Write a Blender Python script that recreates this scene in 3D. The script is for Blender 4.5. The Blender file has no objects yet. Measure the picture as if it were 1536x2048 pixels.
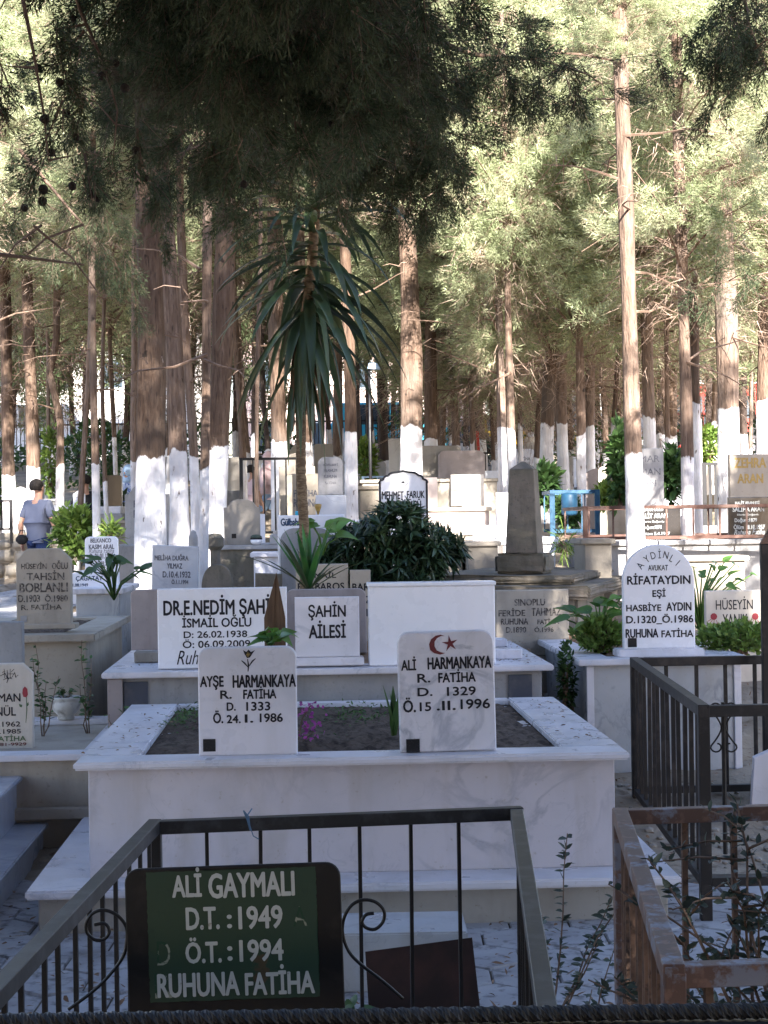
import bpy, bmesh, math, random
import numpy as np
from mathutils import Vector, Matrix, Euler
from mathutils.geometry import tessellate_polygon

C = bpy.context.scene.collection
SC = bpy.context.scene
PI = math.pi
random.seed(7)
RG = np.random.default_rng(11)

# ------------------------------------------------------------------ camera
F = 3300.0                      # focal length in photo pixels (photo 1536 x 2048)
CAMZ = 1.6
cd = bpy.data.cameras.new('camera'); cam = bpy.data.objects.new('camera', cd); C.objects.link(cam)
cd.sensor_fit = 'VERTICAL'; cd.sensor_height = 24.0; cd.lens = 24.0 * F / 2048.0
cd.clip_start = 0.05; cd.clip_end = 600
MROT = Matrix.Rotation(PI / 2 + math.atan(16 / F), 4, 'X') @ Matrix.Rotation(math.radians(-0.8), 4, 'Z')
cam.matrix_world = Matrix.Translation((0, 0, CAMZ)) @ MROT
SC.camera = cam

# ------------------------------------------------------------------ world, sun, exposure
SUN_EL, SUN_AZ = 30.0, 12.0      # sun behind the camera, to its right
w = bpy.data.worlds.new('World'); SC.world = w; w.use_nodes = True
nt = w.node_tree; bg = nt.nodes['Background']
sky = nt.nodes.new('ShaderNodeTexSky'); sky.sky_type = 'NISHITA'; sky.sun_disc = False
sky.sun_elevation = math.radians(SUN_EL); sky.sun_rotation = math.radians(180 - SUN_AZ)
sky.air_density = 1.3; sky.dust_density = .5; sky.ozone_density = 3.0
tint = nt.nodes.new('ShaderNodeMix'); tint.data_type = 'RGBA'; tint.blend_type = 'MULTIPLY'; tint.inputs[0].default_value = 1.0
tint.inputs[7].default_value = (1.06, .96, 1.03, 1)      # pale violet cast of the shaded sky light
nt.links.new(sky.outputs[0], tint.inputs[6]); nt.links.new(tint.outputs[2], bg.inputs[0]); bg.inputs[1].default_value = 0.07
sl = bpy.data.lights.new('sun', 'SUN'); sl.energy = 5.0; sl.angle = math.radians(0.5); sl.color = (1.0, 0.94, 0.86)
sun = bpy.data.objects.new('sun', sl); C.objects.link(sun)
sdir = Vector((math.sin(math.radians(SUN_AZ)) * math.cos(math.radians(SUN_EL)),
               -math.cos(math.radians(SUN_AZ)) * math.cos(math.radians(SUN_EL)), math.sin(math.radians(SUN_EL))))
sun.rotation_euler = sdir.to_track_quat('Z', 'Y').to_euler()
sun.location = sdir * 60
SC.view_settings.view_transform = 'Standard'; SC.view_settings.look = 'None'
SC.view_settings.exposure = 2.9; SC.view_settings.gamma = 1.0
SC.cycles.max_bounces = 7; SC.cycles.diffuse_bounces = 4; SC.cycles.transparent_max_bounces = 8
SC.cycles.use_denoising = True

def P(px, py, Y):
    d = MROT.to_3x3() @ Vector(((px - 768) / F, -(py - 1024) / F, -1.0))
    t = Y / d.y
    return Vector((d.x * t, Y, CAMZ + d.z * t))

# ------------------------------------------------------------------ terrain
YL = [-40, 7.4, 10, 14, 18, 22, 25.6, 26.2, 40, 60, 90, 300]; ZL = [0, 0, .2, .34, .45, .55, .75, 1.35, 2.3, 3.6, 4.2, 4.2]
YR = [-40, 7.4, 9.5, 12, 14, 18, 25, 40, 60, 90, 300]; ZR = [0, 0, .18, .7, .92, 1.15, 1.5, 2.4, 3.6, 4.2, 4.2]
def G(x, y):
    x = np.asarray(x, float); y = np.asarray(y, float)
    a = np.interp(y, YL, ZL); b = np.interp(y, YR, ZR)
    s = np.clip((x / np.maximum(y, 1.0) + 0.175) / 0.05, 0, 1); s = s * s * (3 - 2 * s)
    return a * (1 - s) + b * s
def g(x, y): return float(G(x, y))

# ------------------------------------------------------------------ materials
def _n(nt, t, **kw):
    n = nt.nodes.new(t)
    for k, v in kw.items(): setattr(n, k, v)
    return n
def col4(c): return (c[0], c[1], c[2], 1.0)
class MB_:
    """small material builder"""
    def __init__(s, name, base, rough=.6, spec=.4, metal=0.0, rnd=True):
        s.m = bpy.data.materials.new(name); s.m.use_nodes = True; s.nt = s.m.node_tree
        s.b = s.nt.nodes['Principled BSDF']
        s.b.inputs['Roughness'].default_value = rough; s.b.inputs['Specular IOR Level'].default_value = spec
        s.b.inputs['Metallic'].default_value = metal
        tc = _n(s.nt, 'ShaderNodeTexCoord')
        s.vec = tc.outputs['Object']
        if rnd:
            oi = _n(s.nt, 'ShaderNodeObjectInfo'); mu = _n(s.nt, 'ShaderNodeMath', operation='MULTIPLY')
            s.L(oi.outputs['Random'], mu.inputs[0]); mu.inputs[1].default_value = 37.0
            ad = _n(s.nt, 'ShaderNodeVectorMath', operation='ADD'); s.L(s.vec, ad.inputs[0]); s.L(mu.outputs[0], ad.inputs[1])
            s.vec0 = s.vec; s.vec = ad.outputs[0]
        rgb = _n(s.nt, 'ShaderNodeRGB'); rgb.outputs[0].default_value = col4(base); s.c = rgb.outputs[0]
        s.h = None
    def L(s, a, b): s.nt.links.new(a, b)
    def scale(s, v):
        mp = _n(s.nt, 'ShaderNodeMapping'); mp.inputs['Scale'].default_value = v; s.L(s.vec, mp.inputs[0]); return mp.outputs[0]
    def noise(s, sc, det=5, rough=.55, dist=0.0, stretch=None):
        n = _n(s.nt, 'ShaderNodeTexNoise'); n.inputs['Scale'].default_value = sc; n.inputs['Detail'].default_value = det
        n.inputs['Roughness'].default_value = rough; n.inputs['Distortion'].default_value = dist
        s.L(s.scale(stretch) if stretch else s.vec, n.inputs['Vector']); return n.outputs[0]
    def ramp(s, v, lo, hi, a=0.0, b=1.0):
        r = _n(s.nt, 'ShaderNodeMapRange'); s.L(v, r.inputs[0])
        for i, x in enumerate((lo, hi, a, b)): r.inputs[i + 1].default_value = x
        return r.outputs[0]
    def mul(s, a, b, op='MULTIPLY'):
        m = _n(s.nt, 'ShaderNodeMath', operation=op)
        for i, x in enumerate((a, b)):
            if isinstance(x, (int, float)): m.inputs[i].default_value = x
            else: s.L(x, m.inputs[i])
        return m.outputs[0]
    def mix(s, mask, c2):
        m = _n(s.nt, 'ShaderNodeMix', data_type='RGBA'); s.L(mask, m.inputs[0]); s.L(s.c, m.inputs[6])
        if isinstance(c2, tuple): m.inputs[7].default_value = col4(c2)
        else: s.L(c2, m.inputs[7])
        s.c = m.outputs[2]; return s
    def layer(s, sc, c2, lo, hi, amt=1.0, **k):
        return s.mix(s.ramp(s.noise(sc, **k), lo, hi, 0, amt), c2)
    def vein(s, sc, c2, wdt=.03, amt=.8, **k):
        n = s.noise(sc, det=7, dist=1.2, **k)
        a = s.mul(s.mul(n, .5, 'SUBTRACT'), 0, 'ABSOLUTE')
        v = s.ramp(a, 0, wdt, amt, 0); mk = s.ramp(s.noise(sc * .7, det=2), .48, .68)
        return s.mix(s.mul(v, mk), c2)
    def bump(s, sc, st=.3, dist=.01, **k):
        b = _n(s.nt, 'ShaderNodeBump'); b.inputs['Strength'].default_value = st; b.inputs['Distance'].default_value = dist
        s.L(s.noise(sc, **k), b.inputs['Height'])
        if s.h: s.L(s.h, b.inputs['Normal'])
        s.h = b.outputs[0]; return s
    def done(s):
        s.L(s.c, s.b.inputs['Base Color'])
        if s.h: s.L(s.h, s.b.inputs['Normal'])
        return s.m

def marble(name, base, veinc, cloud, rough=.3, vein=.6, dirt=(.32, .27, .2), dirta=.35):
    b = MB_(name, base, rough, .5)
    b.layer(3.0, cloud, .42, .72, .8, det=6, dist=.6)
    b.vein(2.2, veinc, .035, vein); b.vein(6.0, veinc, .02, vein * .5)
    b.layer(2.2, dirt, .5, .85, dirta, det=8, stretch=(3, 3, .6))
    b.layer(45, dirt, .66, .76, dirta * .8, det=3)
    b.L(b.ramp(b.noise(7), .3, .7, rough * .75, rough * 1.5), b.b.inputs['Roughness'])
    b.bump(60, .12, .002)
    return b.done()
def stone(name, base, c2, c3, rough=.85, sc=4, bump=.5):
    b = MB_(name, base, rough, .25)
    b.layer(sc, c2, .4, .7, .8, det=8); b.layer(sc * .8, c3, .5, .75, .7, det=8, stretch=(2.5, 2.5, .7)); b.layer(40, c3, .6, .75, .5, det=3)
    b.bump(30, bump, .006, det=8)
    return b.done()
M = {}
M['marble'] = marble('white_marble', (.70, .675, .72), (.28, .30, .36), (.54, .54, .58))
M['marble_wall'] = marble('white_marble_wall', (.58, .545, .585), (.24, .25, .30), (.44, .425, .45), .35, .55, dirta=.6)
M['marble_stain'] = marble('stained_marble', (.42, .39, .35), (.20, .18, .16), (.30, .27, .23), .55, .4, (.16, .12, .08), .8)
M['marble_pure'] = marble('new_white_marble', (.80, .79, .83), (.7, .72, .76), (.80, .81, .85), .25, .2, dirta=.08)
M['marble_blue'] = marble('polished_grey_marble', (.50, .52, .57), (.26, .29, .36), (.34, .37, .44), .12, .8, dirta=.25)
M['marble_warm'] = marble('warm_marble', (.62, .56, .49), (.40, .34, .29), (.52, .46, .40), .45, .4, dirta=.6)
M['marble_panel'] = marble('grey_veined_marble_panel', (.44, .45, .47), (.22, .24, .27), (.33, .34, .37), .3, .9, dirta=.5)
M['travertine'] = stone('beige_stone', (.40, .35, .29), (.30, .26, .21), (.21, .18, .15), .75, 3, .3)
M['rose'] = stone('rose_grey_stone', (.36, .30, .28), (.29, .25, .24), (.22, .18, .17), .7, 6, .2)
M['grey'] = stone('grey_stone', (.33, .32, .32), (.25, .25, .26), (.16, .16, .16), .85, 4, .4)
M['mossy'] = stone('mossy_grey_stone', (.17, .145, .12), (.11, .105, .08), (.055, .055, .042), .95, 5, .8)
M['tan'] = stone('tan_stone', (.29, .26, .225), (.26, .23, .19), (.17, .15, .12), .85, 4, .4)
M['concrete'] = stone('concrete', (.30, .265, .22), (.22, .195, .165), (.20, .18, .15), .95, 3, .6)
M['granite'] = MB_('black_granite', (.018, .018, .02), .18, .5).layer(180, (.07, .07, .075), .62, .7, .8).done()
M['dark_panel'] = MB_('dark_blue_grey_panel', (.055, .062, .085), .45, .4).layer(9, (.11, .11, .12), .5, .7).done()
M['paint'] = MB_('black_lettering_paint', (.014, .014, .02), .5, .3).layer(60, (.06, .06, .07), .62, .75, .7).done()
M['paint_worn'] = MB_('worn_lettering_paint', (.07, .06, .055), .7, .2).layer(50, (.26, .23, .20), .48, .62, .9).done()
M['paint_grey'] = MB_('grey_lettering_paint', (.10, .10, .12), .7, .2).layer(50, (.3, .3, .32), .5, .65, .8).done()
M['paint_white'] = MB_('white_lettering_paint', (.55, .57, .56), .6, .3).layer(70, (.35, .33, .28), .66, .72, .9).done()
M['paint_gold'] = MB_('gold_lettering_paint', (.38, .25, .07), .5, .4).layer(60, (.2, .14, .06), .5, .7).done()
M['paint_red'] = MB_('red_motif_paint', (.15, .028, .032), .6, .3).layer(50, (.12, .03, .03), .5, .7).done()
M['paint_rose'] = MB_('rose_motif_paint', (.30, .04, .05), .6, .3).done()
M['paint_green'] = MB_('green_lettering_paint', (.09, .14, .07), .6, .3).done()
M['paint_navy'] = MB_('navy_lettering_paint', (.03, .06, .12), .6, .3).done()
M['iron'] = MB_('black_painted_iron', (.007, .007, .009), .42, .35).layer(25, (.018, .016, .017), .55, .7).bump(90, .2, .001).done()
M['iron_top'] = MB_('dusty_black_iron', (.018, .017, .018), .5, .4).layer(18, (.048, .046, .050), .48, .68).layer(90, (.015, .013, .013), .6, .7).bump(90, .2, .001).done()
M['iron_grey'] = MB_('grey_painted_iron', (.17, .165, .17), .5, .4).layer(14, (.26, .25, .255), .45, .65).layer(60, (.10, .06, .045), .66, .72).done()
M['rust_paint'] = MB_('rusty_grey_painted_iron', (.21, .215, .26), .6, .4).layer(9, (.135, .078, .062), .40, .47, det=8, rough=.7).layer(30, (.21, .12, .09), .56, .64, det=6).bump(40, .4, .002).done()
M['rust'] = MB_('rusty_brown_iron', (.12, .075, .055), .8, .3).layer(12, (.22, .13, .09), .45, .65, det=8).layer(40, (.05, .035, .03), .55, .7).bump(60, .4, .002).done()
M['rust_red'] = MB_('red_brown_painted_iron', (.085, .042, .032), .7, .3).layer(8, (.17, .11, .09), .5, .65).done()
M['iron_brown'] = MB_('dark_brown_iron', (.018, .014, .012), .6, .35).layer(16, (.045, .034, .029), .5, .68).bump(60, .3, .001).done()
M['sheet'] = MB_('dark_rust_sheet', (.014, .006, .006), .6, .3).layer(8, (.035, .014, .012), .5, .7).done()
M['green_sign'] = MB_('green_sign_paint', (.022, .056, .038), .5, .4).layer(3, (.028, .056, .033), .45, .7).layer(14, (.09, .055, .03), .66, .69, .8, det=7).layer(60, (.015, .04, .03), .6, .75, .6).bump(50, .2, .001).done()
M['blue'] = MB_('blue_painted_metal', (.012, .06, .12), .5, .4).layer(10, (.025, .09, .15), .5, .7).done()
M['plank'] = MB_('weathered_board', (.13, .08, .05), .8, .2).layer(8, (.09, .055, .035), .4, .6, det=8, stretch=(9, 9, .8)).bump(60, .4, .002, stretch=(6, 6, .5)).done()
M['soil'] = MB_('dark_soil', (.135, .10, .078), .95, .1).layer(22, (.06, .045, .036), .45, .62, det=8).layer(60, (.17, .13, .10), .6, .72).bump(35, .9, .02, det=8).done()
M['litter'] = MB_('fallen_leaf_litter', (.20, .12, .075), .9, .1).layer(20, (.32, .22, .15), .5, .7).done()
M['pot'] = MB_('weathered_white_pot', (.62, .60, .56), .7, .3).layer(12, (.2, .18, .16), .5, .68).bump(40, .3, .003).done()
M['wood_limb'] = MB_('limb_bark', (.15, .10, .075), .9, .1).layer(14, (.25, .18, .14), .45, .65).bump(60, .5, .004).done()
M['skin'] = MB_('skin', (.48, .27, .19), .55, .4).done()
M['hair'] = MB_('greying_hair', (.022, .018, .016), .8, .2).layer(80, (.06, .052, .05), .5, .7).done()
M['shirt'] = MB_('pale_grey_shirt', (.14, .155, .22), .9, .2).bump(14, .5, .02).done()
M['shorts'] = MB_('navy_shorts', (.02, .035, .10), .9, .2).bump(20, .4, .01).done()
M['black'] = MB_('black_fabric', (.015, .015, .018), .8, .2).done()
M['pink'] = MB_('pale_pink_cloth', (.68, .50, .52), .9, .2).bump(14, .4, .02).done()
M['brown_cloth'] = MB_('brown_cloth', (.20, .13, .10), .9, .2).done()
M['blue_cloth'] = MB_('pale_blue_cloth', (.35, .48, .66), .9, .2).done()
M['stripe'] = MB_('blue_white_cloth', (.50, .55, .68), .9, .2).layer(20, (.10, .16, .40), .5, .55).done()
M['wall_pale'] = MB_('pale_render', (.72, .70, .66), .9, .2).layer(2, (.60, .57, .54), .5, .7).done()
M['wall_pink'] = MB_('pinkish_render', (.66, .52, .47), .9, .2).done()
M['pane'] = MB_('window_glass', (.05, .07, .09), .1, .5).done()
M['van_white'] = MB_('white_car_paint', (.75, .77, .80), .25, .5).done()
M['car_red'] = MB_('red_car_paint', (.5, .05, .04), .25, .5).done()
M['car_yellow'] = MB_('yellow_car_paint', (.55, .36, .03), .25, .5).done()
M['car_cyan'] = MB_('turquoise_car_paint', (.05, .42, .62), .25, .5).done()
M['tyre'] = MB_('tyre_rubber', (.02, .02, .02), .8, .2).done()
M['roof'] = MB_('terracotta_roof', (.40, .16, .09), .8, .2).layer(6, (.30, .12, .07), .4, .6).done()
M['string'] = MB_('blue_twine', (.10, .17, .26), .7, .2).done()

def leafmat(name, c1, c2, c3=None, rough=.5, spec=.35, trans=.28, sc=1.3, fine=True):
    b = MB_(name, c1, rough, spec)
    b.layer(sc, c2, .42, .62, 1.0, det=3)
    if c3: b.layer(sc * 2.3, c3, .55, .70, .9, det=4)
    if fine:
        gi = _n(b.nt, 'ShaderNodeNewGeometry')
        b.L(gi.outputs['Random Per Island'], (hs := _n(b.nt, 'ShaderNodeHueSaturation')).inputs['Value'])
        r = b.ramp(gi.outputs['Random Per Island'], 0, 1, .62, 1.4); b.L(r, hs.inputs['Value']); b.L(b.c, hs.inputs['Color']); b.c = hs.outputs[0]
    m = b.done(); nt = b.nt
    tr = _n(nt, 'ShaderNodeBsdfTranslucent'); nt.links.new(b.c, tr.inputs[0])
    mx = _n(nt, 'ShaderNodeMixShader'); mx.inputs[0].default_value = trans
    out = nt.nodes['Material Output']
    nt.links.new(b.b.outputs[0], mx.inputs[1]); nt.links.new(tr.outputs[0], mx.inputs[2]); nt.links.new(mx.outputs[0], out.inputs[0])
    return m
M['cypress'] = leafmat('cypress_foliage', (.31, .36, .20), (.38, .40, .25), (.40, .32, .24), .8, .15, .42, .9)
M['cypress_far'] = leafmat('shaded_cypress_foliage', (.10, .14, .065), (.14, .165, .085), (.15, .12, .08), .8, .15, .3, .9)  # darker copy of the cypress foliage, back-row shade put into its colour
M['cypress_near'] = leafmat('near_cypress_foliage', (.058, .080, .042), (.080, .095, .052), (.105, .080, .060), .8, .2, .2, 2.4)  # shade on the overhanging boughs put into a darker foliage colour
M['twig'] = MB_('dry_twig', (.36, .27, .215), .9, .1).layer(4, (.24, .175, .14), .4, .6).done()
M['cone'] = MB_('cypress_cone', (.035, .026, .020), .8, .2).bump(60, .6, .004).done()
M['yucca'] = leafmat('yucca_leaf', (.055, .090, .036), (.042, .068, .034), (.105, .105, .040), .4, .5, .15, 2.0)
M['yucca_dead'] = leafmat('dead_yucca_leaf', (.16, .095, .05), (.11, .07, .04), None, .8, .2, .15, 4)
M['yucca_young'] = leafmat('young_yucca_leaf', (.045, .16, .03), (.03, .11, .03), (.09, .16, .04), .4, .5, .25, 5)
M['darkshrub'] = leafmat('dark_shrub_leaf', (.030, .058, .026), (.022, .045, .022), (.045, .075, .030), .35, .5, .15, 3)
M['bush'] = leafmat('bright_bush_leaf', (.19, .28, .06), (.14, .23, .05), (.28, .33, .09), .5, .4, .35, 4)
M['bush_mid'] = leafmat('green_bush_leaf', (.06, .12, .035), (.045, .09, .03), (.10, .17, .05), .45, .4, .3, 4)
M['arum'] = leafmat('large_green_leaf', (.12, .25, .045), (.085, .19, .04), (.19, .31, .07), .4, .5, .35, 5)
M['greyleaf'] = leafmat('grey_green_small_leaf', (.055, .075, .055), (.04, .058, .045), (.08, .10, .065), .5, .4, .15, 5)
M['weed'] = leafmat('weed_leaf', (.08, .14, .045), (.06, .10, .035), None, .6, .3, .3, 6)
M['pinkflower'] = leafmat('magenta_bract', (.30, .05, .25), (.40, .10, .32), None, .6, .3, .35, 8)

def bark_mat():
    b = MB_('cypress_bark_with_limewash', (.155, .102, .074), .9, .15)
    b.layer(6, (.27, .19, .145), .42, .70, .9, det=8, stretch=(5, 5, .7))
    b.layer(9, (.045, .032, .028), .55, .70, .85, det=8, stretch=(6, 6, .8))
    b.layer(1.2, (.20, .17, .15), .5, .7, .6, det=4)
    b.layer(7, (.035, .028, .024), .70, .75, .9, det=2)
    oi = _n(b.nt, 'ShaderNodeObjectInfo'); hs = _n(b.nt, 'ShaderNodeHueSaturation'); b.L(b.ramp(oi.outputs['Random'], 0, 1, .5, 1.1), hs.inputs['Value']); b.L(b.ramp(oi.outputs['Random'], 0, 1, 1.08, .85), hs.inputs['Saturation']); b.L(b.c, hs.inputs['Color']); b.c = hs.outputs[0]
    fa = _n(b.nt, 'ShaderNodeAttribute', attribute_type='OBJECT', attribute_name='far'); b.mix(b.mul(fa.outputs['Fac'], .75), (.045, .034, .030))  # shade of the back rows mixed into the bark colour of far trunks
    tc = _n(b.nt, 'ShaderNodeSeparateXYZ'); b.L(b.vec0, tc.inputs[0])
    at = _n(b.nt, 'ShaderNodeAttribute', attribute_type='OBJECT', attribute_name='wash')
    n1 = b.ramp(b.noise(2.2, det=6, stretch=(1.5, 1.5, .9)), .3, .7, -.08, .08)
    zz = b.mul(tc.outputs[2], n1, 'ADD')
    d = b.mul(at.outputs['Fac'], zz, 'SUBTRACT')
    mask = b.ramp(d, 0, .015)
    spots = b.ramp(b.noise(9, det=7, stretch=(1.8, 1.8, .7)), .65, .70, 1, 0)
    mask = b.mul(mask, spots)
    wl = b.ramp(b.noise(3, det=6), .35, .7)
    cw = _n(b.nt, 'ShaderNodeMix', data_type='RGBA'); b.L(wl, cw.inputs[0]); cw.inputs[6].default_value = (.78, .76, .77, 1); cw.inputs[7].default_value = (.46, .43, .44, 1)
    b.mix(mask, cw.outputs[2])
    b.bump(9, .9, .03, det=8, stretch=(5, 5, .7)); b.bump(40, .4, .006, det=5)
    return b.done()
M['bark'] = bark_mat()

def ground_mat():
    b = MB_('dry_ground', (.30, .245, .185), .95, .1, rnd=False)
    b.layer(.5, (.20, .155, .11), .42, .62, 1, det=6); b.layer(3.0, (.38, .32, .25), .5, .7, .8, det=8)
    b.layer(9, (.12, .085, .06), .55, .68, .8, det=8); b.layer(1.1, (.11, .12, .05), .60, .72, .6, det=6)
    b.bump(14, .9, .03, det=9)
    return b.done()
M['ground'] = ground_mat()
M['paver'] = MB_('concrete_paver', (.37, .355, .36), .9, .2, rnd=False).layer(3, (.46, .445, .45), .45, .65, det=7).layer(20, (.19, .18, .18), .52, .68).layer(1.6, (.14, .12, .10), .58, .72, .8, det=8).bump(80, .4, .002).done()
M['joint'] = MB_('paver_joint_dirt', (.10, .085, .07), .95, .1, rnd=False).layer(9, (.17, .15, .12), .5, .65).bump(60, .6, .004).done()
M['asphalt'] = MB_('street_asphalt', (.09, .09, .09), .9, .2, rnd=False).done()

# ------------------------------------------------------------------ mesh helpers
def link(o, parent=None):
    C.objects.link(o)
    if parent: o.parent = parent
    return o
def tag(o, label=None, cat=None, group=None, kind=None):
    if label: o['label'] = label
    if cat: o['category'] = cat
    if group: o['group'] = group
    if kind: o['kind'] = kind
    return o
def thing(name, label, cat, loc=(0, 0, 0), rz=0.0, group=None):
    o = bpy.data.objects.new(name, None); o.empty_display_size = .1
    o.location = loc; o.rotation_euler = (0, 0, rz); link(o)
    return tag(o, label, cat, group)
def raw(name, V, Fc, mat, parent=None, smooth=False, mats=None, mi=None):
    me = bpy.data.meshes.new(name); V = np.asarray(V, np.float32)
    me.from_pydata(V.tolist() if len(V) < 3000 else V, [], Fc if isinstance(Fc, list) else Fc.tolist()) if not isinstance(Fc, np.ndarray) else fast(me, V, Fc)
    for m in (mats or [mat]): me.materials.append(m)
    if mi is not None: me.polygons.foreach_set('material_index', np.asarray(mi, np.int32))
    if smooth: me.polygons.foreach_set('use_smooth', np.ones(len(me.polygons), bool))
    me.update()
    return link(bpy.data.objects.new(name, me), parent)
def fast(me, V, Fc):
    n, k = Fc.shape
    me.vertices.add(len(V)); me.vertices.foreach_set('co', V.ravel())
    me.loops.add(n * k); me.loops.foreach_set('vertex_index', Fc.astype(np.int32).ravel())
    me.polygons.add(n); me.polygons.foreach_set('loop_start', np.arange(0, n * k, k, dtype=np.int32))
    me.polygons.foreach_set('loop_total', np.full(n, k, np.int32)); me.update(calc_edges=True); me.validate()

class B:
    """collects shapes, builds one mesh"""
    def __init__(s): s.bm = bmesh.new()
    def box(s, x0, x1, y0, y1, z0, z1, bev=.004, seg=1, rot=None, taper=None):
        r = bmesh.ops.create_cube(s.bm, size=1)
        vs = r['verts']
        for v in vs:
            v.co = Vector((x0 if v.co.x < 0 else x1, y0 if v.co.y < 0 else y1, z0 if v.co.z < 0 else z1))
        if taper:
            cx, cy = (x0 + x1) / 2, (y0 + y1) / 2
            for v in vs:
                if v.co.z > (z0 + z1) / 2: v.co.x = cx + (v.co.x - cx) * taper; v.co.y = cy + (v.co.y - cy) * taper
        if rot: bmesh.ops.transform(s.bm, matrix=rot, verts=vs)
        if bev:
            es = list({e for v in vs for e in v.link_edges})
            bmesh.ops.bevel(s.bm, geom=es, offset=bev, segments=seg, affect='EDGES', clamp_overlap=True)
        return s
    def prism(s, pts, y0, y1, bev=.004, rot=None):
        """outline in x,z, extruded along y"""
        a = [s.bm.verts.new((x, y0, z)) for x, z in pts]; f = s.bm.faces.new(a)
        r = bmesh.ops.extrude_face_region(s.bm, geom=[f]); nv = [v for v in r['geom'] if isinstance(v, bmesh.types.BMVert)]
        for v in nv: v.co.y = y1
        bmesh.ops.recalc_face_normals(s.bm, faces=list({q for v in a + nv for q in v.link_faces}))
        if bev:
            ff = [q for q in {q for v in a + nv for q in v.link_faces} if abs(q.normal.y) > .9]
            es = list({e for q in ff for e in q.edges})
            r2 = bmesh.ops.bevel(s.bm, geom=es, offset=bev, segments=1, affect='EDGES', clamp_overlap=True)
        if rot: bmesh.ops.transform(s.bm, matrix=rot, verts=list({v for v in s.bm.verts}))
        return s
    def tube(s, pts, rad, n=8, cap=True, jit=0.0):
        pts = [Vector(p) for p in pts]
        if isinstance(rad, (int, float)): rad = [rad] * len(pts)
        rings = []; up = Vector((.12, .31, .94)).normalized()
        for i, p in enumerate(pts):
            t = (pts[min(i + 1, len(pts) - 1)] - pts[max(i - 1, 0)]).normalized()
            a = t.cross(up); a = a.normalized() if a.length > .05 else t.cross(Vector((1, 0, 0))).normalized()
            b = t.cross(a).normalized()
            ring = []
            for k in range(n):
                an = 2 * PI * k / n; rr = rad[i] * (1 + random.uniform(-jit, jit))
                ring.append(s.bm.verts.new(p + a * math.cos(an) * rr + b * math.sin(an) * rr))
            rings.append(ring)
        for i in range(len(rings) - 1):
            for k in range(n):
                s.bm.faces.new((rings[i][k], rings[i][(k + 1) % n], rings[i + 1][(k + 1) % n], rings[i + 1][k]))
        if cap:
            s.bm.faces.new(rings[0][::-1]); s.bm.faces.new(rings[-1])
        return s
    def lathe(s, prof, n=20, c=(0, 0, 0)):
        rings = [[s.bm.verts.new((c[0] + r * math.cos(2 * PI * k / n), c[1] + r * math.sin(2 * PI * k / n), c[2] + z)) for k in range(n)] for r, z in prof]
        for i in range(len(rings) - 1):
            for k in range(n): s.bm.faces.new((rings[i][k], rings[i][(k + 1) % n], rings[i + 1][(k + 1) % n], rings[i + 1][k]))
        s.bm.faces.new(rings[0][::-1]); s.bm.faces.new(rings[-1]); return s
    def ball(s, c, r, sub=2, sc=(1, 1, 1)):
        rr = bmesh.ops.create_icosphere(s.bm, subdivisions=sub, radius=r)
        for v in rr['verts']: v.co = Vector((v.co.x * sc[0], v.co.y * sc[1], v.co.z * sc[2])) + Vector(c)
        return s
    def rough(s, amt, cuts=0):
        if cuts: bmesh.ops.subdivide_edges(s.bm, edges=s.bm.edges[:], cuts=cuts, use_grid_fill=True)
        for v in s.bm.verts: v.co += Vector([random.uniform(-amt, amt) for _ in range(3)])
        return s
    def build(s, name, mat, parent=None, smooth=False, label=None):
        bmesh.ops.recalc_face_normals(s.bm, faces=s.bm.faces[:])
        me = bpy.data.meshes.new(name); s.bm.to_mesh(me); s.bm.free(); me.materials.append(mat)
        if smooth: me.polygons.foreach_set('use_smooth', np.ones(len(me.polygons), bool))
        o = link(bpy.data.objects.new(name, me), parent)
        if label: o['label'] = label
        return o

# leaf templates: verts in local frame (x = width, y = length, z = normal)
def tpl(profile, fold=.15, bend=.0):
    """profile: list of (t, halfwidth); returns verts, quad faces"""
    V = []; Fq = []
    for t, wd in profile:
        z = -bend * t * t
        V += [(-wd, t, z + fold * wd), (0, t, z), (wd, t, z + fold * wd)]
    for i in range(len(profile) - 1):
        a = 3 * i
        Fq += [(a, a + 1, a + 4, a + 3), (a + 1, a + 2, a + 5, a + 4)]
    return np.array(V, float), np.array(Fq)
NEEDLE = (np.array([(-.5, 0, 0), (.5, 0, 0), (0, 1, 0)], float), np.array([(0, 1, 2)]))
LENS = tpl([(0, .02), (.35, .5), (.7, .38), (1, .02)], .3, .25)
LANCE = tpl([(0, .1), (.3, .5), (.65, .36), (1, .02)], .35, .35)
HEART = tpl([(-.28, .30), (-.08, .52), (.15, .50), (.45, .34), (.75, .16), (1, .01)], .25, .35)
def frames(D, Uh=None):
    """D: N x 3 directions -> N x 3 x 3 with columns x, y(dir), z"""
    D = D / np.linalg.norm(D, axis=1, keepdims=True)
    U = Uh if Uh is not None else RG.normal(size=D.shape)
    X = np.cross(D, U); X /= np.maximum(np.linalg.norm(X, axis=1, keepdims=True), 1e-6)
    Z = np.cross(X, D)
    return np.stack([X, D, Z], axis=2)
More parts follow.
